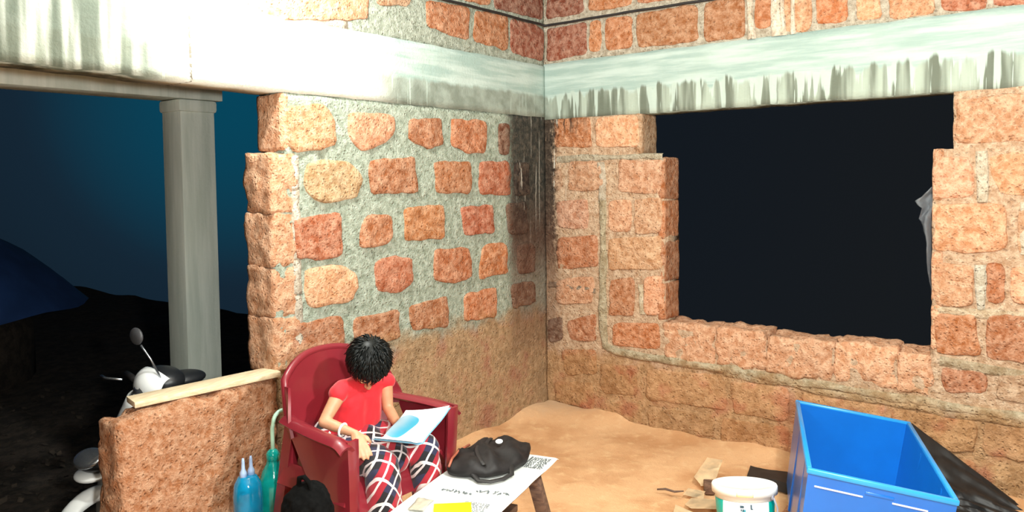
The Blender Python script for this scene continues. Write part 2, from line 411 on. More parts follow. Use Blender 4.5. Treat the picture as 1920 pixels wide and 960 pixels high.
LEFT_UPPER_BLOCKS = [(5,[-0.377,2.667,-0.013,2.655,-0.017,2.421,-0.382,2.443]),
(0,[-0.746,2.659,-0.405,2.67,-0.41,2.446,-0.75,2.463]),
(0,[-1.173,2.643,-0.791,2.664,-0.796,2.464,-1.163,2.493]),
(2,[-1.603,2.68,-1.609,2.462,-1.926,2.413,-2.236,2.371,-2.23,2.559]),
(5,[-0.549,2.885,-0.008,2.91,-0.012,2.706,-0.553,2.7]),
(0,[-0.974,2.849,-0.586,2.877,-0.59,2.704,-0.978,2.696]),
(3,[-1.546,2.691,-1.286,2.742,-1.29,2.587,-1.55,2.55])]
RIGHT_BLOCKS = [(0,[0.068,2.019,0.366,2.023,0.384,1.825,0.083,1.828]),
(2,[0.411,2.01,0.732,2.018,0.731,1.812,0.417,1.82]),
(3,[0.05,1.69,0.135,1.699,0.133,1.535,0.053,1.535]),
(2,[0.197,1.734,0.441,1.728,0.473,1.569,0.415,1.537,0.19,1.531]),
(2,[0.582,1.731,0.895,1.726,0.894,1.516,0.581,1.523]),
(2,[0.083,1.458,0.348,1.481,0.346,1.273,0.103,1.278]),
(2,[0.508,1.471,0.675,1.478,0.674,1.268,0.507,1.263]),
(2,[0.698,1.482,0.894,1.489,0.893,1.268,0.697,1.255]),
(0,[0.094,1.211,0.42,1.24,0.423,1.026,0.091,0.989]),
(2,[0.506,1.221,0.735,1.236,0.893,1.248,0.892,1.036,0.505,1.013]),
(2,[0.081,0.914,0.393,0.964,0.379,0.779,0.088,0.747]),
(0,[0.508,0.95,0.695,0.972,0.693,0.719,0.506,0.712]),
(2,[0.764,0.984,0.892,0.995,0.891,0.748,0.763,0.736]),
(0,[0.162,0.631,0.403,0.713,0.401,0.522,0.187,0.508]),
(4,[0.01,0.639,0.132,0.666,0.13,0.491,0.017,0.478]),
(0,[0.534,0.662,0.865,0.695,0.883,0.527,0.533,0.509]),
(0,[0.12,0.434,0.397,0.467,0.416,0.3,0.149,0.262]),
(0,[0.429,0.381,0.711,0.398,0.71,0.202,0.44,0.184]),
(2,[0.776,0.393,1.313,0.418,1.313,0.207,0.775,0.192]),
(2,[1.339,0.399,1.688,0.404,1.689,0.209,1.356,0.198]),
(0,[0.059,0.2,0.374,0.247,0.385,0.048,0.066,0.062]),
(3,[0.44,0.137,0.748,0.163,0.747,0.006,0.438,-0.008]),
(2,[2.506,1.979,2.661,1.986,2.792,1.986,3.018,1.992,3.022,1.751,2.795,1.76,2.511,1.764]),
(2,[2.414,1.69,2.574,1.699,2.595,1.519,2.577,1.493,2.416,1.476]),
(2,[2.647,1.696,2.796,1.717,2.962,1.726,2.966,1.489,2.799,1.498,2.689,1.514]),
(2,[2.417,1.452,2.623,1.467,2.725,1.462,2.742,1.24,2.648,1.22,2.419,1.221]),
(2,[2.774,1.437,2.966,1.444,2.97,1.225,2.777,1.216]),
(2,[2.42,1.166,2.592,1.159,2.595,0.949,2.422,0.942]),
(0,[2.647,1.173,2.727,1.177,2.73,0.974,2.652,0.973]),
(2,[2.747,1.158,3.011,1.168,3.014,0.961,2.754,0.982]),
(0,[2.422,0.901,2.607,0.916,2.632,0.705,2.432,0.696]),
(0,[2.648,0.914,2.954,0.938,2.958,0.691,2.655,0.697]),
(0,[2.45,0.621,2.661,0.624,2.662,0.525,2.47,0.501]),
(3,[2.697,0.629,2.979,0.643,2.981,0.504,2.698,0.497]),
(2,[1.748,0.388,2.195,0.386,2.196,0.208,1.749,0.205]),
(0,[2.226,0.377,2.613,0.375,2.615,0.213,2.228,0.206]),
(2,[2.641,0.375,3.004,0.382,3.006,0.217,2.643,0.214]),
(3,[0.786,0.145,1.238,0.168,1.238,0.023,0.786,0.006]),
(0,[1.279,0.162,1.689,0.178,1.689,0.024,1.279,-0.002]),
(3,[1.734,0.171,2.17,0.174,2.172,0.006,1.734,0.008]),
(0,[2.21,0.165,2.616,0.17,2.618,-0.003,2.211,0.001]),
(3,[2.65,0.172,2.986,0.187,2.989,0.009,2.652,0.005])]
RIGHT_UPPER_BLOCKS = [(5,[0.027,2.642,0.347,2.651,0.345,2.44,0.024,2.417]),
(0,[0.372,2.651,0.462,2.652,0.46,2.445,0.37,2.441]),
(0,[0.49,2.652,0.69,2.648,0.689,2.44,0.488,2.442]),
(0,[0.721,2.651,1.133,2.657,1.132,2.428,0.72,2.437]),
(0,[1.174,2.654,1.258,2.657,1.426,2.656,1.426,2.418,1.173,2.417]),
(0,[1.486,2.653,1.585,2.65,1.585,2.459,1.486,2.465]),
(2,[1.651,2.658,1.803,2.657,1.804,2.413,1.652,2.414]),
(0,[1.831,2.658,1.992,2.654,1.993,2.428,1.832,2.438]),
(2,[2.035,2.653,2.156,2.646,2.158,2.423,2.037,2.428]),
(2,[2.192,2.649,2.4,2.645,2.402,2.411,2.194,2.418]),
(1,[2.435,2.644,2.631,2.63,2.634,2.405,2.438,2.417]),
(1,[2.657,2.631,2.928,2.616,2.931,2.397,2.66,2.417]),
(5,[0.03,2.906,0.324,2.909,0.322,2.713,0.028,2.708]),
(0,[0.366,2.909,0.684,2.904,0.683,2.71,0.364,2.711]),
(0,[0.73,2.903,1.174,2.89,1.174,2.701,0.729,2.71])]


# left wall between the veranda opening and the corner, with its stepped jamb
bm = bmesh.new()
wall_slab(bm, TL, [-2.225, -2.15, 0.0], [-.36, 0, 1.735, 2.04], lambda u, z: u > -2.15 or z < 1.735, .20, .03, MORTAR_L, rough=.004, seed=1)
for i, (t, p) in enumerate(LEFT_BLOCKS): stone(bm, TL, p, TONES[t], .013, .013, 3+i*1.7)
for i, (z0, z1) in enumerate(((.70, .96), (.97, 1.20), (1.21, 1.46), (1.47, 1.745))):      # jamb stones, seen on their end face
    lump(bm, TL, -2.245, -2.09, z0-.006, z1+.004, -.205, .006, TONES[2], .010, .018, 40+i)
lump(bm, TL, -2.17, -2.12, 1.76, 2.035, -.2, .002, TONES[2], .012, .008, 47)
for i in range(6):                                                    # pale mortar joint beside the jamb, coloured to imitate the lamp's flare streak
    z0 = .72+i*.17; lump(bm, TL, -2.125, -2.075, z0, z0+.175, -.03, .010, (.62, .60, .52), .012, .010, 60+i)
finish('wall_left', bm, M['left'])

# low veranda wall
bm = bmesh.new()
def TLW(u, z, d): return V((d, u, z))
lump(bm, lambda u, z, d: V((d, u, z+(.055*(u+2.99)+.012*noise.noise(V((u*7, d*9, 3))) if z > .2 else 0))), -2.985, -2.225, -.38, .642, -.2, .0, (.50, .215, .095), .030, .026, 80)
finish('wall_veranda', bm, M['low'])

# right wall with the window opening
bm = bmesh.new()
def win_in(u, z):
    if .906 < u < 2.41 and .66 < z < 1.735: return False
    if .745 < u < 2.50 and 1.735 <= z: return False
    return True
wall_slab(bm, TR, [-.2, 0, .745, .906, 2.41, 2.50, 3.5], [-.36, 0, .66, 1.735, 2.04], win_in, .20, .03, MORTAR_R, seed=2)
for i, (t, p) in enumerate(RIGHT_BLOCKS): stone(bm, TR, p, TONES[t], .010, .016, 103+i*1.3)
for i, (ua, ub, zt) in enumerate(((.90, 1.245, .708), (1.25, 1.555, .712), (1.56, 1.925, .692), (1.93, 2.245, .706), (2.25, 2.415, .686))):
    lump(bm, TR, ua, ub, .47+.01*(i % 2), zt, -.205, .006+.003*(i % 3), TONES[2], .016, .026, 140+i)
for i, (za, zb) in enumerate(((.71, .95), (.955, 1.22), (1.225, 1.47), (1.475, 1.74))):
    lump(bm, TR, .86, .912, za, zb, -.205, .006, TONES[0], .012, .010, 150+i)
    lump(bm, TR, 2.405, 2.46, za, zb, -.205, .006, TONES[2], .012, .010, 160+i)
lump(bm, TR, .70, .755, 1.76, 2.03, -.205, .004, TONES[3], .012, .010, 170)
lump(bm, TR, 2.495, 2.55, 1.76, 2.0, -.205, .004, TONES[2], .012, .010, 171)
for r_ in range(8):                                                   # the wall runs on past the window
    z0 = .02+r_*.25; u = 3.03 if r_ % 2 else 3.06
    stone(bm, TR, [u, z0, 3.30, z0, 3.30, z0+.20, u, z0+.20], TONES[2 if r_ > 2 else 0], .010, .016, 190+r_)
    stone(bm, TR, [3.33, z0, 3.47, z0, 3.47, z0+.20, 3.33, z0+.20], TONES[2 if r_ > 2 else 0], .010, .016, 199+r_)
# smeared mortar joints: one climbing beside the window, one running under the sill
GREY = (.42, .37, .24)
def ribbon(to3, pts, wd, d, tone, seed):
    pts = [V((a, b, 0)) for a, b in pts]; dense = []
    for a, b in zip(pts, pts[1:]):
        k = max(1, int((b-a).length/.03)); dense += [a.lerp(b, i/k) for i in range(k)]
    dense.append(pts[-1]); rows = []
    for i, p in enumerate(dense):
        t = (dense[min(i+1, len(dense)-1)]-dense[max(i-1, 0)]).normalized(); s_ = V((-t.y, t.x, 0))
        w_ = wd*(1+.5*noise.noise(p*6+V((seed, 0, 0)))); o_ = s_*noise.noise(p*5+V((0, seed, 0)))*.012
        rows.append([bm.verts.new(to3(*(p+o_+s_*w_*a).xy, d*b+fbm(p+s_*a*.1, 20, seed)*.006*(b > 0))) for a, b in ((-.55, -.6), (-.42, .8), (-.15, 1.1), (.15, 1.1), (.42, .8), (.55, -.6))])
    fs = [bm.faces.new((r1[k], r1[k+1], r2[k+1], r2[k])) for r1, r2 in zip(rows, rows[1:]) for k in range(5)]
    set_tone(bm, fs, tone)
ribbon(TR, [(.462, 1.47), (.458, 1.0), (.455, .62), (.47, .50), (.56, .468), (1.2, .462), (1.75, .445), (2.3, .435), (2.95, .425)], .052, .016, GREY, 3)
ribbon(TR, [(.455, 1.72), (.46, 1.45)], .06, .01, (.55, .5, .4), 4)
ribbon(TR, [(1.3, .44), (1.9, .41), (2.9, .40)], .05, .012, GREY, 5)
ribbon(TR, [(2.62, 1.72), (2.63, 1.47)], .05, .012, (.60, .54, .42), 6)
ribbon(TR, [(2.62, 1.16), (2.63, .94)], .045, .012, (.60, .58, .48), 7)
ribbon(TR, [(2.80, 1.47), (2.81, 1.22)], .04, .012, (.60, .54, .42), 8)
ribbon(TR, [(2.42, .92), (2.9, .915)], .04, .008, (.56, .44, .29), 9)
ribbon(TR, [(.74, .93), (.745, .74)], .045, .010, (.66, .58, .42), 10)
ribbon(TR, [(.10, 1.745), (.9, 1.745)], .04, .008, (.42, .38, .28), 11)
ribbon(TR, [(.02, .885), (.40, .86)], .04, .008, (.22, .16, .11), 12)
ribbon(TR, [(2.45, .655), (3.0, .62)], .05, .010, (.38, .30, .18), 13)
finish('wall_right', bm, M['right'])

# cast beam bands over both walls, and the veranda lintel
def beam(name, to3, u_keys, z_keys):
    bm = bmesh.new()
    wall_slab(bm, to3, u_keys, z_keys, lambda u, z: True, .205, .04, (.5, .5, .5), .004, .005, 5)
    for v in bm.verts:
        v.co += to3(0, 0, .006)
        if v.co.z < 2.2 and v.co.y < -2.2: v.co.z += .015*min(1, -v.co.y-2.2)
    return finish(name, bm, M['band'])
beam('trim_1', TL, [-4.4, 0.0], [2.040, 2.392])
beam('trim_2', TR, [-.2, 0, 3.5], [2.022, 2.405])
# courses above the bands
bm = bmesh.new()
wall_slab(bm, TL, [-1.75, 0.0], [2.385, 3.05], lambda u, z: True, .20, .04, (.34, .44, .39), seed=6)
for i, (t, p) in enumerate(LEFT_UPPER_BLOCKS): stone(bm, TL, p, TONES[t], .008, .012, 203+i)
finish('wall_upper_left', bm, M['upper'])
bm = bmesh.new()
wall_slab(bm, TL, [-4.4, -1.75], [2.385, 3.05], lambda u, z: True, .20, .04, (.66, .64, .56), .010, seed=8)
finish('wall_upper_veranda', bm, M['upper'])
bm = bmesh.new()
wall_slab(bm, TR, [-.2, 0, 3.5], [2.395, 3.05], lambda u, z: True, .20, .04, (.48, .46, .38), seed=7)
for i, (t, p) in enumerate(RIGHT_UPPER_BLOCKS): stone(bm, TR, p, TONES[t], .008, .012, 263+i)
for u, wd in ((1.455, .045), (1.61, .07), (1.645, .03), (1.70, .03)): 
    ribbon(TR, [(u, 2.72), (u+.005, 2.40)], wd, .018, (.80, .74, .62), u)
finish('wall_upper_right', bm, M['upper'])
bm = bmesh.new(); box(bm, -.2, 5.6, -6.5, .2, 3.05, 3.17); tag(obj('ceiling', bm, M['slab'], smooth=False), kind='structure')

# earth floor, banked up a little against the walls
bm = bmesh.new()
def fl(a, b):
    x = -.0+5.6*a; y = -6.5+6.5*b
    z = .012*fbm((x, y, 0), 2.5, 2)+.006*fbm((x, y, 0), 11, 4)
    d = min(x, -y); z += .055*max(0, 1-d/.28)**1.5*(.6+.8*noise.noise(V((x*3, y*3, 4))))
    z += .05*max(0, 1-math.hypot(x-.12, y+.12)/.5)
    return V((x, y, min(z, .09)))
sheet(bm, fl, 110, 130)
tag(obj('floor', bm, M['earth']), kind='structure')
# ground outside, lower than the room
bm = bmesh.new()
sheet(bm, lambda a, b: V((-16+22*a, -9+11.5*b, -.36+.05*fbm((a*22, b*11.5, 0), .8, 3)-.03)), 90, 90)
tag(obj('ground', bm, M['soil']), kind='structure')
# veranda column and the beam it carries
bm = bmesh.new(); box(bm, -1.62, -1.40, -1.885, -1.655, -.42, 2.10, .008)
box(bm, -1.635, -1.385, -1.90, -1.64, 2.055, 2.135, .02)
tag(obj('veranda_column', bm, M['pillar'], sharp=.6), 'square pale concrete column on the veranda outside the opening', 'column')
bm = bmesh.new(); box(bm, -1.63, -1.39, -6.2, -1.60, 2.135, 2.36, .006)
tag(obj('veranda_beam', bm, M['pillar'], sharp=.6), 'pale concrete veranda beam resting on the square column', 'beam')
# black tube added in place of the dark gap between upper courses
bm = bmesh.new()
pts = [V((.022+.004*noise.noise(V((0, i, 0))), -2.4+i*.1, 2.668+.008*noise.noise(V((i*.4, 2, 0))))) for i in range(24)]
pts += [V((.03, -.03, 2.662))]+[V((.06+i*.1, -.022, 2.664+.008*noise.noise(V((i*.4, 9, 0))))) for i in range(32)]
tube(bm, pts, .0085, 8)
M['black_rubber'] = plain('black_rubber', (.012, .010, .010), .6, .2)
tag(obj('dark_gap_tube', bm, M['black_rubber']), 'black tube standing in for the dark gap along the upper bricks', 'dark gap')

# ------------------------------------------------------------------ red plastic armchair
M['red_plastic'] = plastic('maroon_plastic', (.195, .014, .023), .33, Coat_Weight=.25, Subsurface_Weight=.0)
chair = thing('armchair', 'dark red plastic armchair the child sits in', 'chair', (.60, -2.23, 0))
CX, CYY = 0.0, 0.0
def cpart(name, bm, mat=None, sharp=.7):
    bmesh.ops.recalc_face_normals(bm, faces=bm.faces)
    return obj(name, bm, mat or M['red_plastic'], chair, sharp=sharp)
bm = bmesh.new()                                                      # seat: dished, front rolled down
def seat(a, b):
    x = -.20+.45*a; y = (-.25+.5*b)*(.92+.08*a)
    z = .425-.018*math.sin(math.pi*b)*math.sin(math.pi*min(1, a*1.1))
    if a > .86: z -= .9*(a-.86)**1.3*1.6; x -= .02*(a-.86)
    return V((x, y, z))
sheet(bm, seat, 18, 16, .016); cpart('seat', bm)
bm = bmesh.new()                                                      # backrest: wrapped sheet with arched top
def backf(a, b):
    s_ = 2*b-1; top = .862-.085*abs(s_)**2.6
    z = .41+(top-.41)*a; half = .235+.035*min(1, a*1.6)-.045*max(0, a-.6)
    x = -.19-.07*a+.10*s_*s_*(1-.35*a)
    return V((x, s_*half, z))
sheet(bm, backf, 22, 24, .014); cpart('backrest', bm)
bm = bmesh.new()                                                      # rolled flange round the back
pts = [V(backf(i/16, 0)) for i in range(6, 17)]+[V(backf(1, i/20)) for i in range(1, 20)]+[V(backf(1-i/16, 1)) for i in range(0, 11)]
rings = tube(bm, pts, .017, 10); cpart('back_rim', bm)
for s_ in (-1, 1):
    bm = bmesh.new()                                                  # wing of the back sweeping forward into the arm
    def wing(a, b, s_=s_):
        q = V(backf(.95-.50*a, 0 if s_ < 0 else 1)); w_ = .030+.035*a
        return q+V((w_*b+.01, s_*(.012+.05*a*b), 0))
    sheet(bm, wing, 12, 4, .012); cpart('back_wing', bm)
    bm = bmesh.new()                                                  # arm strip
    def arm(a, b, s_=s_):
        x = -.155+.42*a; yy = .272+.040*a+.012*math.sin(a*3); w_ = .062-.006*a
        z = .632-.018*a-.05*max(0, a-.88)**2*30
        return V((x, s_*(yy+(b-.5)*w_), z-.018*(2*b-1)**2))
    sheet(bm, arm, 18, 6, .014); cpart('armrest', bm)
    bm = bmesh.new()                                                  # broad moulded front leg, widening into the arm
    def fleg(a, b, s_=s_):
        z = .618*(1-a); fr = .262-.012*a-.03*a*a; wd = .07+.31*max(0, 1-a*1.15)**1.1
        x = fr-wd*(1-b); yy = .305-.03*a+.012*math.sin(math.pi*b)
        return V((x, s_*yy, z))
    sheet(bm, fleg, 22, 8, .016)
    def ffront(a, b, s_=s_):
        z = .618*(1-a); fr = .262-.012*a-.03*a*a
        return V((fr+.006*math.sin(math.pi*b), s_*(.305-.03*a-.055*b*(1-.25*a)), z))
    sheet(bm, ffront, 22, 5, .014); cpart('leg', bm)
    bm = bmesh.new()                                                  # rear leg
    def rleg(a, b, s_=s_):
        z = .60*(1-a); yy = .262+.02*a
        if b <= .5: return V((-.13-.12*a+(b-.5)*.11, s_*yy, z))
        return V((-.13-.12*a, s_*(yy-(b-.5)*.10), z))
    sheet(bm, rleg, 14, 4, .014); cpart('leg', bm)
    bm = bmesh.new()                                                  # skirt under the seat edge
    sheet(bm, lambda a, b, s_=s_: V((-.19+.42*a, s_*(.246+.05*b), .43-.075*b*(1 if a < .8 else 1))), 10, 3, .012); cpart('seat_skirt', bm)

# ------------------------------------------------------------------ the child reading
M['skin'] = plain('warm_brown_skin', (.56, .275, .155), .5, .06, 40, .05, Subsurface_Weight=.15, Subsurface_Radius=(.02, .008, .004))
M['hair'] = plain('black_hair', (.003, .004, .004), .42, .3, 120, Specular_IOR_Level=.25)
M['red_cloth'] = plain('red_cotton', (.62, .010, .020), .75, .10, 18, .15, Sheen_Weight=.2)
kid = thing('person', 'seated child in a red sleeveless top and plaid bottoms reading a book', 'person', (.50, -2.23, .44))
HC = V((.668, -2.252, .842)); HF = V((.27, -.12, -.95)).normalized()
HU = (V((0, 0, 1))-HF*HF.z).normalized(); HR = HF.cross(HU)         # head: forward, up (crown), right
HM = Matrix((HF, -HR, HU)).transposed()
def hp(f, l, u): return HC+HF*f-HR*l+HU*u
shR, elR, wrR = V((.605, -2.350, .735)), V((.606, -2.440, .628)), V((.752, -2.402, .597))
shL, elL, wrL = V((.620, -2.112, .735)), V((.640, -2.118, .615)), V((.775, -2.165, .545))
bm = bmesh.new()
cap(bm, (.49, -2.285, .52), .085, (.49, -2.175, .52), .085); cap(bm, (.51, -2.23, .55), .085, (.545, -2.232, .63), .066)
cap(bm, (.562, -2.275, .680), .056, (.562, -2.19, .680), .056); cap(bm, (.595, -2.32, .733), .036, (.60, -2.145, .733), .036)
cap(bm, (.605, -2.235, .745), .040, tuple(HC-HU*.05-HF*.015), .038)
ell(bm, HC, (.084, .070, .094), HM, 28); ell(bm, hp(.028, 0, -.05), (.052, .048, .052), HM); ell(bm, hp(-.02, 0, .018), (.082, .071, .080), HM)
cap(bm, hp(.078, 0, -.005), .008, hp(.096, 0, -.032), .013); ell(bm, hp(.090, .010, -.035), (.010, .008, .007), HM); ell(bm, hp(.090, -.010, -.035), (.010, .008, .007), HM)
cap(bm, hp(.078, .016, -.064), .007, hp(.078, -.016, -.064), .007); cap(bm, hp(.075, .014, -.074), .008, hp(.075, -.014, -.074), .008)
ell(bm, hp(.062, 0, -.092), (.022, .022, .016), HM)
for s_ in (-1, 1):
    ell(bm, hp(-.008, s_*.072, -.018), (.018, .008, .028), HM); ell(bm, hp(.070, s_*.030, .012), (.012, .020, .008), HM)
for sh, el, wr in ((shR, elR, wrR), (shL, elL, wrL)):
    cap(bm, sh, .033, el, .0235); cap(bm, el, .024, el.lerp(wr, .35), .0235); cap(bm, el.lerp(wr, .3), .0235, wr, .0155)
for s_, kx in ((-1, .855), (1, .855)):
    hip = V((.52, -2.23+s_*.07, .49)); kn = V((kx, -2.23+s_*.120, .462)); an = V((.87, -2.23+s_*.115, .075))
    cap(bm, hip, .066, kn, .046); cap(bm, kn, .048, kn.lerp(an, .35), .044); cap(bm, kn.lerp(an, .3), .044, an, .028)
    cap(bm, an-V((.02, 0, .035)), .026, an+V((.12, s_*.01, -.048)), .018)
# hands: palm, four unequal bent fingers and a thumb from the palm's side
def hand(bm, wr, d, nrm, side, curl, sc=1.0):
    d = d.normalized(); nrm = (nrm-d*nrm.dot(d)).normalized(); sd = d.cross(nrm)*side
    cap(bm, wr, .0165*sc, wr+d*.02*sc, .018*sc)
    for o_ in (-.014, -.005, .005, .014): cap(bm, wr+d*.012*sc+sd*o_*.8*sc, .0115*sc, wr+d*.058*sc+sd*o_*1.35*sc, .0100*sc)
    for (o_, L_, r_) in ((.021, .050, .0078), (.007, .058, .0082), (-.007, .054, .0080), (-.020, .042, .0070)):
        p = wr+d*.060*sc+sd*o_*sc; dd = (d+sd*o_*5).normalized(); a_ = curl
        for f_ in (.45, .32, .25):
            q = p+(dd*math.cos(a_)-nrm*math.sin(a_))*L_*f_*sc; cap(bm, p, r_*sc, q, r_*.93*sc, 10, 4); p = q; a_ += curl*.9; r_ *= .93
    p = wr+d*.018*sc+sd*.016*sc; q = p+(d*.55+sd*.75-nrm*.25).normalized()*.026*sc; r2 = q+(d*.9+sd*.25-nrm*.35).normalized()*.024*sc
    cap(bm, p, .0105*sc, q, .0088*sc, 10, 4); cap(bm, q, .0088*sc, r2, .0072*sc, 10, 4)
hand(bm, wrR, V((.105, -.030, -.078)), V((.55, -.45, .70)), -1, .20, 1.0)
hand(bm, wrL, V((.07, -.020, .0)), V((0, .2, -1)), 1, .30, .95)
body = link('body', remesh(bm, .0042, 3), M['skin']); child(body, kid)
for s_ in (-1, 1):                                                    # eyes under lowered lids, brows
    bm = bmesh.new(); ell(bm, hp(.067, s_*.029, -.002), (.011, .0115, .009), HM, 16)
    child(obj('eye', bm, plain('eye_white', (.7, .68, .62), .25, .03)), kid)
    bm = bmesh.new(); tube(bm, [hp(.078, s_*.014, .022), hp(.080, s_*.028, .027), hp(.070, s_*.044, .022)], [.002, .0032, .0015], 6)
    child(obj('eyebrow', bm, M['hair']), kid)
# short tousled hair: a cap and many tufts lying outwards from the crown
bm = bmesh.new()
ell(bm, hp(-.016, 0, .022), (.094, .083, .088), HM, 30); ell(bm, hp(-.040, 0, -.010), (.068, .072, .070), HM, 24)
rnd = random.Random(11)
crown = (HU*.75-HF*.66).normalized()
for i in range(900):
    v = V((rnd.gauss(0, 1), rnd.gauss(0, 1), rnd.gauss(0, 1))).normalized()
    if v.dot(HF) > .62 and v.dot(HU) < .45: continue
    if v.dot(HF) > .40 and v.dot(HU) < .15: continue
    if v.dot(HU) < -.45: continue
    base = hp(-.016, 0, .020)+HF*v.dot(HF)*.092+HR*v.dot(HR)*.081+HU*v.dot(HU)*.086
    t = (v-crown*.9); t = (t-v*t.dot(v))
    if t.length < .05: t = V((rnd.random(), rnd.random(), rnd.random()))
    t = (t.normalized()+V((rnd.gauss(0, .22), rnd.gauss(0, .22), rnd.gauss(0, .22)))); t = (t-v*t.dot(v)).normalized()
    L_ = rnd.uniform(.035, .062); side = v.cross(t)*rnd.uniform(-.2, .2)
    p = [base-v*.002, base+t*L_*.5+v*.007+side*L_*.3, base+t*L_+v*rnd.uniform(-.002, .007)+side*L_]
    tube(bm, p, [.0040, .0036, .0006], 5)
child(obj('hair', bm, M['hair']), kid)
# red top: follows the trunk, open at neck and arms, short cap over each shoulder
bm = bmesh.new()
cap(bm, (.51, -2.28, .535), .102, (.51, -2.18, .535), .102); cap(bm, (.53, -2.262, .56), .102, (.568, -2.266, .68), .084)
cap(bm, (.53, -2.198, .56), .102, (.568, -2.194, .68), .084)
cap(bm, (.572, -2.285, .690), .076, (.572, -2.18, .690), .076); cap(bm, (.598, -2.325, .734), .045, (.603, -2.14, .734), .045)
cap(bm, (.600, -2.335, .738), .042, (.604, -2.358, .728), .040); cap(bm, (.612, -2.13, .738), .042, (.620, -2.108, .728), .040)
top_me = remesh(bm, .006, 6)
for v in top_me.vertices:
    nn = fbm(v.co, 11, 3, 2); v.co += v.normal*.006*nn
    v.co += v.normal*.005*noise.noise(V((v.co.x*8, v.co.y*30, v.co.z*9)))
child(link('top', top_me, M['red_cloth']), kid)
# plaid lower garment draped over both legs
n = N('plaid_cloth'); P_ = n.map((1, 1, 1), (0, 0, 0), (0, 0, 0)); wob = n.noise(7, 2)
x, y, z = n.xyz(P_)
def lines(c, per, wd, off=0.0):
    a = n.math('FRACT', n.math('ADD', n.math('MULTIPLY', n.math('ADD', c, n.math('MULTIPLY', wob, .03)), 1/per), off))
    return n.math('LESS_THAN', n.math('ABSOLUTE', n.math('SUBTRACT', a, .5)), wd)
sl = n.math('SUBTRACT', x, z); cx = n.math('ADD', n.math('MULTIPLY', sl, .75), y); y = n.math('SUBTRACT', n.math('MULTIPLY', sl, .75), y); per = .080
wx, wy = lines(cx, per, .075), lines(y, per, .075)
rx, ry = lines(cx, per*2, .25, .25), lines(y, per*2, .25, .25)
base = n.mix(rx, n.mix(ry, (.010, .008, .012), (.020, .022, .060)), n.mix(ry, (.36, .012, .028), (.030, .012, .018)))
base = n.mix(n.math('MULTIPLY', n.math('MULTIPLY', rx, ry), 1.0), base, (.34, .012, .026))
col = n.mix(n.math('MAXIMUM', wx, wy), base, (.70, .62, .62))
n.bs(Base_Color=col, Roughness=.85, Sheen_Weight=.2); n.bump(n.noise(30, 3), .2, .004); M['plaid'] = n.m
bm = bmesh.new()
for s_, kx in ((-1, .845), (1, .850)):
    hip = V((.52, -2.23+s_*.070, .495)); kn = V((kx, -2.23+s_*.120, .470)); an = V((.875, -2.23+s_*.125, .13))
    cap(bm, hip, .080, kn, .066); cap(bm, kn, .068, an, .076)
cap(bm, (.60, -2.23, .50), .075, (.80, -2.23, .455), .06); cap(bm, (.5, -2.30, .51), .098, (.5, -2.16, .51), .098)
pl = remesh(bm, .007, 8)
for v in pl.vertices:
    v.co += v.normal*(.010*noise.noise(V((v.co.x*9, v.co.y*13, v.co.z*4)))+.006*fbm(v.co, 16, 1, 2))
child(link('plaid_bottoms', pl, M['plaid']), kid)
bm = bmesh.new()                                                      # white bangle on the wrist
ax = (wrR-elR).normalized(); c_ = elR.lerp(wrR, .60); a1 = ax.orthogonal().normalized(); a2 = ax.cross(a1)
ringp = [c_+(a1*math.cos(t)+a2*math.sin(t))*.0255+V((0, 0, -.004)) for t in [2*math.pi*i/28 for i in range(29)]]
tube(bm, ringp, .0052, 8, False); child(obj('bangle', bm, plain('white_plastic', (.85, .83, .78), .35, .03)), kid)

# ------------------------------------------------------------------ open book
book = thing('book', 'open picture book with a blue illustration held on the lap', 'book', (.90, -2.28, .555))
n = N('picture_page'); x, y, z = n.xyz(); f = n.noise(18, 3)
ddx = n.math('DIVIDE', n.math('SUBTRACT', x, .858), .050); ddy = n.math('DIVIDE', n.math('ADD', y, 2.245), .072)
e_ = n.math('ADD', n.math('POWER', n.math('ABSOLUTE', ddx), 3), n.math('POWER', n.math('ABSOLUTE', ddy), 3))
pic = n.step(e_, 1.15, .95); grad = n.step(n.math('ADD', ddx, n.math('MULTIPLY', f, .6)), -.6, 1.0)
t_ = n.mix(grad, (.27, .36, .42), (.03, .27, .40))
pg = n.mix(n.step(n.noise(90, 2), .62, .68), (.80, .86, .88), (.74, .80, .82))
pg = n.mix(n.math('MULTIPLY', n.step(n.math('ADD', x, n.math('MULTIPLY', y, -.3)), 1.56, 1.61), .35), pg, (.45, .74, .85))
n.bs(Base_Color=n.mix(pic, pg, t_), Roughness=.35); M['page'] = n.m
M['paper'] = plain('white_paper', (.82, .84, .84), .5, .04)
S0, S1 = V((.838, -2.330, .578)), V((1.000, -2.272, .578)); FL_, FR_ = V((.800, -2.165, .640)), V((.945, -2.085, .640))
def page(a, b, lift=0.0):                                             # a along the spine, b outwards
    s_ = S0.lerp(S1, a); f_ = FL_.lerp(FR_, a); q = s_.lerp(f_, b)
    q.z += .022*math.sin(math.pi*min(1, b*1.0))*(.4-.9*b)+.030*b*b*a*a+lift; q.x += .03*a*a*b*b; return q
def leaf2(a, b, lift=0.0):
    s_ = S0.lerp(S1, a); q = s_+V((-.010*b, -.050*b, .012*b)); q.z += -.006*math.sin(math.pi*b)+lift; return q
def bpart(name, fns, mat, thick):
    bm = bmesh.new()
    for fn in fns: sheet(bm, fn, 14, 14, thick)
    bmesh.ops.recalc_face_normals(bm, faces=bm.faces)
    return child(obj(name, bm, mat, sharp=.8), book)
bpart('picture_page', [lambda a, b: page(a, b, .004)], M['page'], .0012)
bpart('page_block', [lambda a, b: page(a*.985, b*.985, -.002), lambda a, b: leaf2(a*.985, b*.985, .0)], M['paper'], .005)
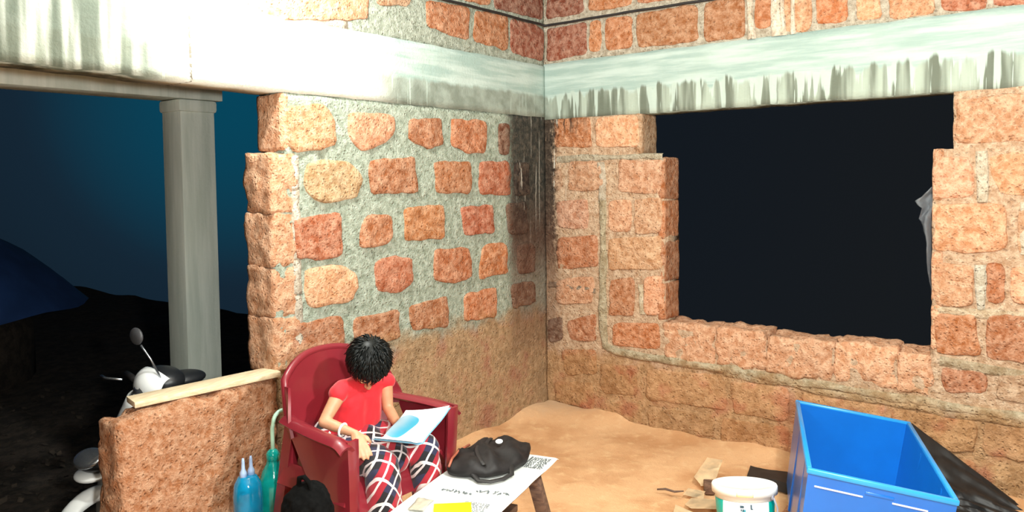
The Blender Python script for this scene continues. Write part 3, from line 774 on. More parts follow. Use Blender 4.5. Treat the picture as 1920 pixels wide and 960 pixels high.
bpart('cover', [lambda a, b: page(a*1.02-.01, b*1.02, -.0085), lambda a, b: leaf2(a*1.02-.01, b*1.02, -.0065)], plain('book_cover', (.16, .40, .58), .35, .1), .0015)

# ------------------------------------------------------------------ bench under newspaper
M['bench_wood'] = wood('dark_bench_wood', (.075, .040, .028), (.15, .085, .055))
B0 = V((.922, -1.812, 0)); BA = V((.243, -.970, 0)); BW = V((.960, .279, 0)); BW = V((-BA.y, BA.x, 0)); BH = .405
bench = thing('bench', 'low wooden bench with dark splayed legs in front of the child', 'bench', tuple(B0+BW*.17+BA*.6))
def bp(l, w_, z): return B0+BA*l+BW*w_+V((0, 0, z))
BM_ = Matrix((BA, BW, V((0, 0, 1)))).transposed().to_4x4(); BM_.translation = B0
bm = bmesh.new(); box(bm, .012, 1.35, .012, .335, BH-.028, BH, .004, BM_); child(obj('seat_board', bm, M['bench_wood'], sharp=.6), bench)
for (l, w_, dl, dw) in ((.10, .28, -.10, .055), (.10, .06, -.10, -.055), (1.25, .28, .10, .055), (1.25, .06, .10, -.055)):
    bm = bmesh.new()
    t0, t1 = bp(l, w_, BH-.03), bp(l+dl, w_+dw, 0.0)
    r_ = box(bm, -.021, .021, -.027, .027, 0, 1, .004)
    for v in r_: 
        q = t1.lerp(t0, v.co.z); v.co = q+BA*v.co.x+BW*v.co.y
    child(obj('leg', bm, M['bench_wood'], sharp=.6), bench)
for l in (.10, 1.25):
    bm = bmesh.new(); box(bm, l-.015, l+.015, .03, .31, BH-.085, BH-.028, .003, BM_); child(obj('apron', bm, M['bench_wood'], sharp=.6), bench)
bm = bmesh.new(); box(bm, .05, 1.3, .155, .19, .17, .20, .003, BM_); child(obj('stretcher', bm, M['bench_wood'], sharp=.6), bench)
n = N('newsprint'); f = n.noise(9, 3); q = n.noise(60, 3)
n.bs(Base_Color=n.mix(n.step(f, .35, .7), (.70, .71, .68), (.82, .83, .80)), Roughness=.8); n.bump(q, .1, .002); M['news'] = n.m
M['ink'] = plain('grey_printing_ink', (.10, .12, .13), .8, .3, 200)
news = thing('newspaper', 'white newspaper sheets spread over the bench top', 'newspaper', tuple(bp(.5, .17, BH)))
bm = bmesh.new()
def nw(a, b):
    l = -.022+1.22*a; w_ = -.016+.372*b; ov = max(0, w_-.345)+max(0, -.005-l)
    q = bp(l, w_, BH+.0035+.0035*fbm((l, w_, 0), 6, 1, 2)-.5*ov); return q
sheet(bm, nw, 60, 22, .0008); bmesh.ops.recalc_face_normals(bm, faces=bm.faces); child(obj('sheet', bm, M['news'], sharp=.8), news)
# lines of print: rows of small letter-like strokes lying on the paper
rp = random.Random(5)
def newp(): 
    global bm; bm = bmesh.new()
def endp(): child(obj('print', bm, M['ink'], smooth=False), news)
def stroke(l, w_, dl, dw, ang=0):
    c_, s_ = math.cos(ang), math.sin(ang)
    q = [V((a*dl*c_-b*dw*s_, a*dl*s_+b*dw*c_, 0)) for a, b in ((-.5, -.5), (.5, -.5), (.5, .5), (-.5, .5))]
    bm.faces.new([bm.verts.new(nw((l+p.x+.022)/1.22, (w_+p.y+.016)/.372)+V((0, 0, .0030))) for p in q])
for (l0, w0, n_, h) in ((.45, .205, 6, .028), (.485, .070, 8, .020)):      # smudged heading marks
    newp()
    for i in range(n_):
        w_ = w0+i*h*.8+rp.uniform(-.002, .002)
        for k in range(3): stroke(l0+rp.uniform(-.4, .4)*h, w_+rp.uniform(-.25, .25)*h, rp.uniform(.3, .9)*h, .0060, rp.uniform(-.9, .9))
    endp()
for col_ in range(2):
    newp()
    for r_ in range(10):
        l = .03+r_*.013; w_ = .255+col_*.045
        while w_ < .292+col_*.045: d_ = rp.uniform(.004, .011); stroke(l, w_, .0075, d_); w_ += d_+.003
    endp()
newp()
for r_ in range(9):
    l = .56+r_*.012; w_ = .20
    while w_ < .30: d_ = rp.uniform(.004, .012); stroke(l, w_, .005, d_); w_ += d_+.003
endp()
bm = bmesh.new()                                                      # torn brown flap at its edge
sheet(bm, lambda a, b: bp(.60+.11*a, .02+.07*b+.02*a, BH+.0085+.012*math.sin(2.5*a)*b+.004*fbm((a, b, 0), 4)), 8, 6, .001)
child(tag(obj('torn_flap', bm, plain('brown_paper', (.42, .38, .30), .8, .15)), 'torn grey-brown flap'), news)
yl = thing('notebook', 'bright yellow notebook lying on the newspaper at the near end', 'notebook', tuple(bp(.72, .22, BH+.008)))
Ya = (BA*-.47+BW*.88); Yb = (BA*.88+BW*.47)
Ym = Matrix((Ya, Yb, V((0, 0, 1)))).transposed().to_4x4(); Ym.translation = bp(.672, .130, BH+.0095)
bm = bmesh.new(); box(bm, 0, .132, 0, .19, 0, .016, .002, Ym); child(obj('page_block', bm, M['paper'], sharp=.6), yl)
bm = bmesh.new(); box(bm, -.002, .134, -.002, .193, .0162, .0188, .001, Ym); box(bm, -.002, .134, -.0030, -.0005, -.001, .0188, .0008, Ym)
child(obj('cover', bm, plastic('yellow_cover', (.90, .74, .006), .4), sharp=.6), yl)

# ------------------------------------------------------------------ black soft bag on the bench
M['bag'] = plain('black_nylon', (.012, .010, .010), .6, .35, 24, .25, Specular_IOR_Level=.3)
bag = thing('bag', 'crumpled black cloth bag lying on the newspaper', 'bag', tuple(bp(.2, .15, BH+.006)))
bm = bmesh.new()
outl = [(.365, .020), (.30, -.012), (.20, -.022), (.08, .0), (.0, .06), (-.035, .15), (-.03, .215), (.05, .25), (.15, .270), (.26, .245), (.335, .195), (.372, .10)]
O_ = [V((l, w_, 0)) for l, w_ in outl]; per = []
for i in range(len(O_)):
    p0, p1, p2, p3 = O_[i-1], O_[i], O_[(i+1) % len(O_)], O_[(i+2) % len(O_)]
    for t in (0, .2, .4, .6, .8): per.append(.5*((2*p1)+(p2-p0)*t+(2*p0-5*p1+4*p2-p3)*t*t+(3*p1-p0-3*p2+p3)*t**3))
cc = sum(per, V())/len(per); rings = []
BZ = BH+.0085
for s_, h in ((.55, 0), (.85, 0), (.97, .006), (1.0, .020), (.98, .034), (.90, .048), (.76, .057), (.6, .063), (.42, .067), (.22, .069), (.08, .069)):
    ring = []
    for p in per:
        q = cc+(p-cc)*s_; fold = .012*math.sin((q.x*.62-q.y*.78)*62+2*noise.noise(q*8))+.011*fbm(q, 12, 4, 3)
        hh = h+(fold*min(1, h/.05) if h else 0); ring.append(bm.verts.new(bp(q.x, q.y, BZ+max(0, hh))))
    rings.append(ring)
for a, b in zip(rings, rings[1:]):
    for k in range(len(a)): bm.faces.new((a[k], a[(k+1) % len(a)], b[(k+1) % len(a)], b[k]))
bm.faces.new(rings[0][::-1]); bm.faces.new(rings[-1]); bmesh.ops.recalc_face_normals(bm, faces=bm.faces)
child(obj('body', bm, M['bag']), bag)
bm = bmesh.new()                                                      # carrying strap looped on the near side
tube(bm, [bp(*q) for q in ((.31, .10, BZ+.040), (.36, .13, BZ+.020), (.385, .17, BZ+.007), (.375, .215, BZ+.007), (.33, .25, BZ+.007), (.28, .265, BZ+.010), (.24, .245, BZ+.030))], .011, 8, True, .45)
child(obj('strap', bm, M['black_rubber']), bag)
bm = bmesh.new()
tube(bm, [bp(*q) for q in ((.365, .025, BZ+.038), (.31, .010, BZ+.050), (.23, .0, BZ+.056), (.15, .010, BZ+.058))], .0055, 6)
child(tag(obj('zip', bm, plain('rust_zip', (.36, .10, .055), .5, .2)), 'rust-coloured zip edge'), bag)
for i, (l, w_) in enumerate(((.06, .07), (.13, .06))):
    bm = bmesh.new(); tube(bm, [bp(l+.20*t, w_+.11*t-.03*math.sin(3*t), BZ+.064+.010*math.sin(math.pi*t)-.012*t) for t in [k/8 for k in range(9)]], .010, 8, True, .5)
    child(obj('seam', bm, M['black_rubber']), bag)
bm = bmesh.new()
lathe(bm, [(.0128, 0), (.0135, .002), (.011, .003), (.006, .003), (.006, .0022)], 20, Matrix.Translation(bp(.115, .135, BZ+.076)) @ Matrix.Rotation(.5, 4, 'X') @ Matrix.Scale(1.35, 4, (1, 0, 0)))
child(tag(obj('badge', bm, plain('white_badge', (.8, .8, .8), .3, .03)), 'small white oval badge'), bag)

# ------------------------------------------------------------------ blue crate
M['blue'] = plastic('blue_plastic', (.002, .115, .46), .30, Coat_Weight=.2)
M['pale_mark'] = plain('pale_marking', (.55, .55, .80), .5, .05)
cx, cy, cz, yaw, roll, W_, L_ = 2.32, -.944, .471, .355, .135, .52, .967; H_ = .42
a_ = V((math.cos(yaw)*math.cos(roll), math.sin(yaw)*math.cos(roll), -math.sin(roll))); b_ = V((-math.sin(yaw), math.cos(yaw), 0)); n_ = a_.cross(b_)
CM = Matrix((a_, b_, n_)).transposed().to_4x4(); CM.translation = V((cx, cy, cz))-n_*H_
crate = thing('crate', 'large open blue plastic crate tilted near the right wall', 'crate', tuple(CM @ V((0, 0, 0))))
def shell(bm, z0, z1, w0, l0, w1, l1):
    v = [CM @ V((sx*w/2, sy*l/2, z)) for (w, l, z) in ((w0, l0, z0), (w1, l1, z1)) for sx, sy in ((-1, -1), (1, -1), (1, 1), (-1, 1))]
    return [bm.verts.new(p) for p in v]
bm = bmesh.new(); T_ = .014
o_ = shell(bm, 0, H_-.012, W_-.03, L_-.03, W_-.012, L_-.012); i_ = shell(bm, .012, H_-.012, W_-.03-2*T_, L_-.03-2*T_, W_-.012-2*T_, L_-.012-2*T_)
bm.faces.new(o_[0:4][::-1]); bm.faces.new(i_[0:4])
for k in range(4):
    j = (k+1) % 4
    bm.faces.new((o_[k], o_[j], o_[4+j], o_[4+k])); bm.faces.new((i_[j], i_[k], i_[4+k], i_[4+j])); bm.faces.new((o_[4+k], o_[4+j], i_[4+j], i_[4+k]))
bmesh.ops.recalc_face_normals(bm, faces=bm.faces); child(obj('body', bm, M['blue'], sharp=.5), crate)
bm = bmesh.new()                                                      # thick rolled rim, with its highlight painted in as lighter blue
for x0, x1, y0, y1 in ((-W_/2, W_/2, -L_/2, -L_/2+.020), (-W_/2, W_/2, L_/2-.020, L_/2), (-W_/2, -W_/2+.020, -L_/2+.02, L_/2-.02), (W_/2-.020, W_/2, -L_/2+.02, L_/2-.02)):
    box(bm, x0, x1, y0, y1, H_-.022, H_, .006, CM)
child(tag(obj('rim', bm, plastic('rim_highlight_blue', (.02, .26, .62), .3), sharp=.6), 'rolled rim with its highlight painted in lighter blue'), crate)
for sx in (-1, 1):                                                    # side ribs
    for y in (-.30, .10):
        bm = bmesh.new(); box(bm, sx*(W_/2-.014)-.008, sx*(W_/2-.014)+.008, y-.012, y+.012, .01, H_-.03, .003, CM); child(obj('rib', bm, M['blue'], sharp=.6), crate)
for x0, x1, z in ((-.225, -.055, .352), (.045, .165, .352)):          # pale lines moulded on the near end
    bm = bmesh.new(); box(bm, x0, x1, -L_/2+.004, -L_/2+.010, z, z+.006, .001, CM); child(tag(obj('marking', bm, M['pale_mark'], sharp=.6), 'pale printed line'), crate)
bm = bmesh.new(); box(bm, -.05, .05, -L_/2+.004, -L_/2+.012, .365, .378, .003, CM); child(obj('grip', bm, M['blue'], sharp=.6), crate)
# broken stone that props up its left side
bm = bmesh.new(); lump(bm, lambda u, z, d: V((u, d, z)), 1.93, 2.10, -.02, .050, -1.0, -.76, TONES[0], .02, .010, 401)
tag(obj('stone', bm, M['low']), 'flat laterite stone propping up the left side of the blue crate', 'stone')

# black sheet: one end sticks out left of the crate, the rest is bunched behind it against the wall
M['sheet'] = plain('black_polythene', (.012, .011, .011), .55, .3, 20, .3)
bm = bmesh.new()
def to_st(u, v, d): 
    p = V((1.615, -.405, 0)).lerp(V((1.99, -.385, 0)), u); return V((p.x+.015*v+.03*(1-u)*v, p.y-.17*v, d+.012*math.sin(u*5)*v))
g = [[(0, 0), (.25, .10), (.6, .03), (1, 0)], [(.02, 1), (.3, 1.04), (.6, 1.02), (1, 1)]]
nn_ = 14; lo, hi = [], []
for i in range(nn_+1):
    u = i/nn_; a_l = .10*math.sin(math.pi*min(1, u*2.2)) if u < .45 else 0
    row_t = [bm.verts.new(to_st(u, (a_l*(1-b)+b), .058+.010*u+.004*noise.noise(V((u*6, b*3, 1))))) for b in (0, .25, .5, .75, 1)]
    row_b = [bm.verts.new(to_st(u, (a_l*(1-b)+b), .012)) for b in (0, .5, 1)]
    lo.append(row_b); hi.append(row_t)
for i in range(nn_):
    for k in range(4): bm.faces.new((hi[i][k], hi[i+1][k], hi[i+1][k+1], hi[i][k+1]))
    for k in range(2): bm.faces.new((lo[i][k], lo[i][k+1], lo[i+1][k+1], lo[i+1][k]))
    bm.faces.new((hi[i][0], lo[i][0], lo[i+1][0], hi[i+1][0])); bm.faces.new((hi[i][4], hi[i+1][4], lo[i+1][2], lo[i][2]))
for i in (0, nn_): bm.faces.new([hi[i][k] for k in range(5)]+[lo[i][k] for k in (2, 1, 0)])
bmesh.ops.recalc_face_normals(bm, faces=bm.faces)
tag(obj('plastic_strip', bm, M['sheet'], sharp=.8), 'flat black strip sticking out on the floor left of the blue crate', 'plastic sheet')
bm = bmesh.new()
def sh2(a, b):
    tp = V((2.33, -.045, .325)).lerp(V((2.86, -.05, -.02)), a); ft = V((2.52, -.42, .04)).lerp(V((2.95, -.42, .02)), a)
    q = tp.lerp(ft, b); s_ = math.sin(math.pi*b)
    q += V((0, -.03, -.06))*s_*(1-a)
    f = .012*math.sin(b*34+5*noise.noise(V((a*3, b*3, 2))))+.012*fbm((a*3, b*4, 0), 2, 5)
    q += V((.2, -.7, .6))*f*(.3+s_); q.z = max(q.z, .012 if q.y > -.2 else .03)
    q.y = min(q.y, -.035); return q
sheet(bm, sh2, 30, 26, .003); bmesh.ops.recalc_face_normals(bm, faces=bm.faces)
tag(obj('plastic_sheet', bm, M['sheet'], sharp=1.2), 'crumpled black plastic sheet against the wall right of the blue crate', 'plastic sheet')

# ------------------------------------------------------------------ paint bucket
BK = V((1.932, -1.275, 0)); BKM = Matrix.Translation(BK+V((0, 0, .012))) @ Matrix.Rotation(math.radians(-6), 4, V((.83, -.55, 0)).cross(V((0, 0, 1))))
BKM = Matrix.Translation(BK+V((0, 0, .012))) @ Matrix.Rotation(math.radians(-9), 4, V((.80, .60, 0)))
bucket = thing('bucket', 'white paint bucket with green label in front of the blue crate', 'bucket', tuple(BK))
n = N('bucket_label'); x, y, z = n.xyz()
ang = n.math('ARCTAN2', n.math('ADD', y, 1.245), n.math('SUBTRACT', x, 1.945))      # angle round the bucket
front = math.atan2(-4.466+1.245, 3.162-1.945)
d_ = n.math('SUBTRACT', ang, front)
wh = n.math('MULTIPLY', n.step(d_, -1.02, -.98), n.step(d_, .80, .76))
wave = n.math('ADD', .205, n.math('MULTIPLY', n.math('SINE', n.math('MULTIPLY', d_, 3)), .012))
c = n.mix(n.step(n.noise(3), .3, .7), (.0, .30, .24), (.0, .40, .34))
c = n.mix(wh, c, (.82, .86, .86))
bar = n.math('MULTIPLY', n.step(d_, -.36, -.34), n.step(d_, -.22, -.24)); c = n.mix(n.math('MULTIPLY', bar, n.step(z, .232, .228)), c, (.02, .26, .34))
low = n.math('MULTIPLY', n.step(d_, -.25, -.22), n.step(n.math('ADD', z, n.math('MULTIPLY', d_, .06)), .192, .188)); c = n.mix(n.math('MULTIPLY', low, wh), c, (.02, .36, .44))
n.bs(Base_Color=c, Roughness=.35); M['label'] = n.m
M['white_plastic'] = plastic('white_bucket_plastic', (.84, .84, .80), .35)
bm = bmesh.new(); lathe(bm, [(.104, 0), (.108, .004), (.124, .262), (.130, .264), (.130, .272)], 48, BKM); child(obj('body', bm, M['white_plastic'], sharp=.9), bucket)
bm = bmesh.new(); lathe(bm, [(.1105, .03), (.1115, .028), (.1232, .226), (.1224, .228)], 64, BKM, False, False); child(tag(obj('label', bm, M['label']), 'green and white printed label'), bucket)
bm = bmesh.new(); lathe(bm, [(.129, .250), (.136, .250), (.137, .278), (.134, .284), (.126, .284), (.122, .276), (.06, .277), (.001, .278)], 48, BKM, False, False); child(obj('lid', bm, M['white_plastic'], sharp=.9), bucket)
bm = bmesh.new()
def onb(d, r, z): t = front+d; return BKM @ V((r*math.cos(t), r*math.sin(t), z))
sheet(bm, lambda a, b: onb(-.22+.5*a, .1376, .254+.018*b), 10, 2, .0006); child(tag(obj('sticker', bm, plain('pale_yellow_print', (.78, .80, .42), .4, .05)), 'pale yellow print'), bucket)
# dark figures printed on the white panel
def glyph(d, z, w_, h):
    sheet(bm, lambda a, b: onb(d+w_*(a-.5)/.125, .1185+.0585*(z-.13)/1.0+.0012, z+h*(b-.5)), 3, 2)
def lets(*gl):
    global bm
    bm = bmesh.new()
    for q in gl: glyph(*q)
    child(obj('lettering', bm, M['letter']), bucket)
M['letter'] = plain('dark_lettering', (.03, .07, .10), .5, .1)
for d, z, w_, h in ((-.08, .213, .016, .010), (-.105, .199, .005, .008), (-.04, .199, .006, .008), (.22, .214, .006, .019), (.24, .205, .010, .004)): lets((d, z, w_, h))
bm = bmesh.new()
pts = [onb(.98+1.0*0, .128, .252)]
pts = [onb(1.02, .137, .246), onb(1.06, .150, .205), onb(1.0, .150, .15), onb(.9, .146, .10)]
tube(bm, pts, .004, 8); lathe(bm, [(.012, 0), (.012, .008), (.006, .010)], 14, Matrix.Translation(onb(1.02, .128, .246)) @ V((1, .1, 0)).to_track_quat('Z', 'Y').to_matrix().to_4x4()); child(tag(obj('handle', bm, plain('grey_handle', (.25, .25, .30), .4, .1)), 'grey wire handle'), bucket)

# torn pieces of pale carton beside the bucket
M['carton'] = plain('pale_carton', (.80, .61, .38), .85, .12, 20, .15)
def scrap(poly, base, tilt_ax, tilt, zoff, label, hole=None):
    bm = bmesh.new(); c_ = V((*base, 0)); R_ = Matrix.Rotation(tilt, 3, V(tilt_ax))
    dense = []
    for i in range(len(poly)):
        a, b = V((*poly[i], 0)), V((*poly[(i+1) % len(poly)], 0))
        for t in (0, .25, .5, .75): p = a.lerp(b, t); dense.append(p+V((noise.noise(p*60), noise.noise(p*60+V((3, 3, 3))), 0))*.006)
    for s_ in (1,):
        lo = [bm.verts.new(c_+R_ @ p+V((0, 0, zoff))) for p in dense]; bm.faces.new(lo)
    r_ = bmesh.ops.solidify(bm, geom=bm.faces[:], thickness=.006)
    bmesh.ops.recalc_face_normals(bm, faces=bm.faces)
    return tag(obj('carton_scrap', bm, M['carton'], sharp=.6), label, 'cardboard', 'torn carton pieces beside the bucket')
scrap([(-.045, .12), (.035, .135), (.06, .0), (.075, -.10), (.02, -.11), (-.005, -.085), (-.04, -.06)], (1.47, -.65), (1, .2, 0), .30, .062, 'upright torn piece of pale carton left of the bucket')
scrap([(-.10, .06), (.02, .07), (.10, .03), (.12, -.07), (-.02, -.10), (-.08, -.05)], (1.60, -.96), (.3, 1, 0), -.16, .036, 'broad piece of pale carton lying against the bucket')
scrap([(-.05, .035), (.04, .045), (.06, -.03), (-.045, -.035)], (1.50, -.86), (1, 0, 0), .15, .026, 'small square piece of pale carton furthest from the bucket')
scrap([(-.06, .03), (.05, .035), (.05, -.05), (-.03, -.05)], (1.56, -1.10), (0, 1, 0), .2, .030, 'piece of pale carton nearest the viewer beside the bucket')
bm = bmesh.new(); Mk = Matrix.Translation(V((1.54, -.77, .04))) @ Matrix.Rotation(.5, 4, 'Z'); box(bm, -.026, .026, -.028, .028, -.03, .03, .004, Mk)
tag(obj('wood_offcut', bm, wood('dark_offcut', (.10, .05, .03), (.20, .11, .07)), sharp=.6), 'small dark wooden block among the carton pieces', 'wood offcut')

bm = bmesh.new(); tube(bm, [V((1.33, -.93, .030)), V((1.37, -.915, .036)), V((1.42, -.915, .034)), V((1.46, -.895, .040))], [.004, .006, .0055, .003], 7)
tag(obj('twig', bm, M['bench_wood']), 'thin dark twig lying on the earth floor left of the carton pieces', 'twig')

# ------------------------------------------------------------------ bottles between the low wall and the chair
def pet(name, col):
    n = N(name); f = n.noise(14, 3)
    n.bs(Base_Color=n.mix(n.step(f, .3, .7), tuple(x_*.7 for x_ in col), col), Roughness=.12, Transmission_Weight=.55, IOR=1.35, Coat_Weight=.5)
    n.bump(f, .3, .01); return n.m
M['teal'] = pet('teal_plastic', (.01, .66, .60)); M['bluep'] = pet('blue_clear_plastic', (.01, .46, .85)); M['tube'] = plain('pale_green_tube', (.50, .80, .62), .35, .06)
def ribbed(bm, prof, at, n=36):
    lathe(bm, prof, n, Matrix.Translation(at))
T0 = V((.215, -2.415, .0)); teal = thing('water_jug', 'teal translucent plastic jug with a pale bent tube behind the chair', 'jug', tuple(T0))
bm = bmesh.new(); ribbed(bm, [(.055, .0), (.062, .008), (.064, .05), (.060, .06), (.064, .07), (.064, .15), (.060, .16), (.064, .17), (.064, .25), (.060, .29), (.046, .335), (.030, .365), (.024, .385)], T0+V((0, 0, .002))); child(obj('body', bm, M['teal']), teal)
bm = bmesh.new(); ribbed(bm, [(.026, .382), (.029, .386), (.029, .41), (.023, .422), (.014, .43)], T0, 24); child(obj('cap', bm, M['teal'], sharp=.7), teal)
bm = bmesh.new(); R0 = T0+V((0, 0, .425))
arc = [R0, R0+V((0, 0, .05)), R0+V((.0, 0, .10))]+[R0+V((0, .045, .125))+V((.01, -.045*math.cos(t), .045*math.sin(t))) for t in [math.pi*k/10 for k in range(0, 10)]]
tube(bm, arc, .009, 10); child(tag(obj('tube', bm, M['tube']), 'pale green bent tube'), teal)
bm = bmesh.new()
tube(bm, [T0+V((.045, .05, .30)), T0+V((.07, .085, .28)), T0+V((.075, .10, .22)), T0+V((.065, .085, .15)), T0+V((.048, .055, .13))], .010, 8, True, .6); child(obj('handle', bm, M['teal']), teal)
U0 = V((.215, -2.545, 0)); blue = thing('bottle', 'blue translucent plastic bottle with two thin nozzles by the low wall', 'bottle', tuple(U0))
bm = bmesh.new(); ribbed(bm, [(.052, 0), (.060, .008), (.062, .06), (.058, .07), (.062, .08), (.062, .16), (.058, .17), (.062, .18), (.062, .27), (.056, .315), (.040, .345), (.034, .350)], U0+V((0, 0, .002))); child(obj('body', bm, M['bluep']), blue)
for d in (-.020, .018):
    bm = bmesh.new(); ribbed(bm, [(.016, .345), (.015, .37), (.008, .385), (.0065, .42), (.004, .432)], U0+V((0, d, 0)), 16); child(obj('nozzle', bm, plain('pale_blue_plastic', (.35, .48, .72), .3, .05)), blue)
# black soft bag standing against the chair side
hb = thing('bag', 'black fabric bag standing on the floor beside the red chair', 'bag', (.78, -2.66, 0))
M['felt'] = plain('black_fabric', (.0035, .0035, .0035), 1.0, .4, 60, .6, Specular_IOR_Level=.1)
bm = bmesh.new(); ell(bm, (.80, -2.675, .20), (.125, .085, .205)); ell(bm, (.80, -2.672, .38), (.115, .080, .125)); ell(bm, (.83, -2.69, .12), (.13, .09, .12))
me = remesh(bm, .010, 4)
for v in me.vertices:
    v.co += v.normal*(.018*fbm(v.co, 9, 8, 3)+.005*noise.noise(v.co*60)); v.co.z = max(v.co.z, .002)
child(link('body', me, M['felt']), hb)
bm = bmesh.new(); tube(bm, [V((.75, -2.68, .46)), V((.77, -2.69, .510)), V((.80, -2.69, .520)), V((.83, -2.69, .505)), V((.84, -2.685, .45))], .009, 8); child(obj('handle', bm, M['felt']), hb)

# ------------------------------------------------------------------ plank on the low wall
M['plank'] = wood('pale_plank', (.62, .47, .29), (.80, .66, .45), (30, 2.5, 30), .65)
bm = bmesh.new()
PA, PB = V((-.155, -2.855, .668)), V((-.020, -2.225, .693)); ax = (PB-PA); Lp = ax.length; ax.normalize(); sd = ax.cross(V((0, 0, 1))).normalized(); nz = sd.cross(ax)
PM = Matrix((ax, sd, nz)).transposed().to_4x4(); PM.translation = PA
box(bm, 0, Lp, -.065, .065, 0, .026, .003, PM)
tag(obj('plank', bm, M['plank'], sharp=.6), 'pale wooden plank lying along the top of the low veranda wall', 'plank')

# ------------------------------------------------------------------ clear plastic caught in the window
n = N('clear_polythene'); f = n.noise(30, 4, .6)
n.bs(Base_Color=(.75, .80, .85), Roughness=.18, Transmission_Weight=.75, IOR=1.3, Alpha=.45); n.bump(f, .6, .01); M['clear'] = n.m
bm = bmesh.new()
rows = [(1.575, 2.42, .05), (1.52, 2.36, .11), (1.47, 2.31, .16), (1.43, 2.35, .12), (1.38, 2.325, .14), (1.33, 2.345, .10), (1.25, 2.37, .07), (1.10, 2.375, .06), (.98, 2.385, .045)]
def cl(a, b):
    k = a*(len(rows)-1); i = min(int(k), len(rows)-2); t = k-i
    z = rows[i][0]*(1-t)+rows[i+1][0]*t; x_ = rows[i][1]*(1-t)+rows[i+1][1]*t
    return V((x_+(2.425-x_)*b, .10+.03*math.sin(b*9+a*14)+.02*fbm((a*6, b*4, 0), 1.3, 2), z+.03*b+.01*noise.noise(V((a*9, b*9, 0)))))
sheet(bm, cl, 40, 14, .001)
tag(obj('plastic_bag', bm, M['clear']), 'crumpled clear plastic caught on the right edge of the window opening', 'plastic bag')

# ------------------------------------------------------------------ scooter parked behind the low wall
M['white_paint'] = plastic('white_scooter_paint', (.90, .91, .90), .22, Coat_Weight=.5)
M['black_trim'] = plastic('black_scooter_trim', (.012, .013, .015), .4)
M['chrome'] = plain('grey_metal', (.45, .47, .50), .25, .05, Metallic=.9)
sc = thing('scooter', 'white and black scooter parked outside behind the low wall', 'scooter', (-.62, -2.2, -.36))
GX, GZ = -.62, -.37
def sp(name, bm, mat, parent=None, sharp=None):
    bmesh.ops.recalc_face_normals(bm, faces=bm.faces); o = obj(name, bm, mat, sharp=sharp); child(o, sc); return o
def wheel(y):
    Mw = Matrix.Translation(V((GX, y, GZ+.215))) @ Matrix.Rotation(math.pi/2, 4, 'Y')
    bm = bmesh.new(); ringp = [(.165+.048*math.cos(t), .046*math.sin(t)) for t in [2*math.pi*k/14 for k in range(15)]]; lathe(bm, ringp, 36, Mw, False, False); sp('tyre', bm, M['black_rubber'])
    bm = bmesh.new(); lathe(bm, [(.03, -.05), (.035, -.03), (.12, -.02), (.135, -.03), (.135, .03), (.12, .02), (.035, .03), (.03, .05)], 30, Mw); sp('rim', bm, M['chrome'], sharp=.7)
wheel(-2.80); wheel(-1.62)
bm = bmesh.new()                                                      # front mudguard
sheet(bm, lambda a, b: V((GX+(b-.5)*.15*(1-.3*abs(2*b-1)), -2.80-math.cos(.15+2.6*a)*.24, GZ+.215+math.sin(.15+2.6*a)*.345-.05*(2*b-1)**2)), 22, 8, .005); sp('mudguard', bm, M['white_paint'])
bm = bmesh.new()                                                      # front apron, pointed toward the front
def apron(a, b):
    s_ = 2*b-1; z = GZ+.33+.60*a; w_ = .10+.13*math.sin(min(1, a*1.2)*math.pi*.55); y = -2.80+.18*a+.16*s_*s_-.05*math.sin(a*math.pi)
    return V((GX+s_*w_, y, z))
sheet(bm, apron, 18, 18, .008); sp('apron', bm, M['white_paint'])
Q = Matrix.Rotation(math.radians(28), 3, 'X')
bm = bmesh.new(); ell(bm, (GX, -2.835, GZ+.705), (.10, .062, .026), Q); sp('indicator', bm, M['chrome'])
bm = bmesh.new(); ell(bm, (GX, -2.815, GZ+.690), (.12, .060, .040), Q); sp('indicator_surround', bm, M['black_trim'])
bm = bmesh.new(); ell(bm, (GX, -2.825, GZ+.630), (.10, .070, .024), Matrix.Rotation(math.radians(12), 3, 'X')); sp('front_trim', bm, M['white_paint'])
bm = bmesh.new()                                                      # handlebar cowl: white front, black top
def cowl(a, b, off=0.0):
    t = -1.1+2.5*a; s_ = 2*b-1; r_ = 1-.30*s_*s_
    return V((GX+s_*.12, -2.515-math.cos(t)*.075*r_+.03*s_*s_, GZ+.985+math.sin(t)*.085*r_-.02*s_*s_))
sheet(bm, cowl, 16, 18, .008); sp('handlebar_cowl', bm, M['white_paint'])
bm = bmesh.new(); ell(bm, (GX, -2.475, GZ+1.0), (.14, .105, .070)); ell(bm, (GX, -2.36, GZ+.985), (.09, .12, .04)); sp('instrument_cover', bm, M['black_trim'])
bm = bmesh.new(); lathe(bm, [(.002, 0), (.045, .004), (.055, .02), (.055, .04)], 24, Matrix.Translation(V((GX, -2.60, GZ+.95))) @ Matrix.Rotation(math.pi/2, 4, 'X') @ Matrix.Scale(-1, 4, (0, 0, 1))); sp('headlamp', bm, M['chrome'])
for s_ in (-1, 1):
    bm = bmesh.new(); tube(bm, [(GX+s_*.15, -2.53, GZ+.99), (GX+s_*.25, -2.50, GZ+.985), (GX+s_*.36, -2.47, GZ+.98)], .016, 10); sp('grip', bm, M['black_rubber'])
    bm = bmesh.new(); tube(bm, [(GX+s_*.19, -2.575, GZ+.995), (GX+s_*.27, -2.62, GZ+1.0), (GX+s_*.36, -2.60, GZ+.995)], .006, 8); sp('brake_lever', bm, M['chrome'])
bm = bmesh.new(); tube(bm, [(GX+.10, -2.525, GZ+1.03), (GX+.06, -2.555, GZ+1.13), (GX+.04, -2.590, GZ+1.20)], .0055, 8); sp('mirror_stem', bm, M['chrome'])
bm = bmesh.new(); ell(bm, (GX+.03, -2.605, GZ+1.245), (.056, .018, .042)); sp('mirror', bm, plain('dull_grey_plastic', (.07, .07, .075), .4, .1))
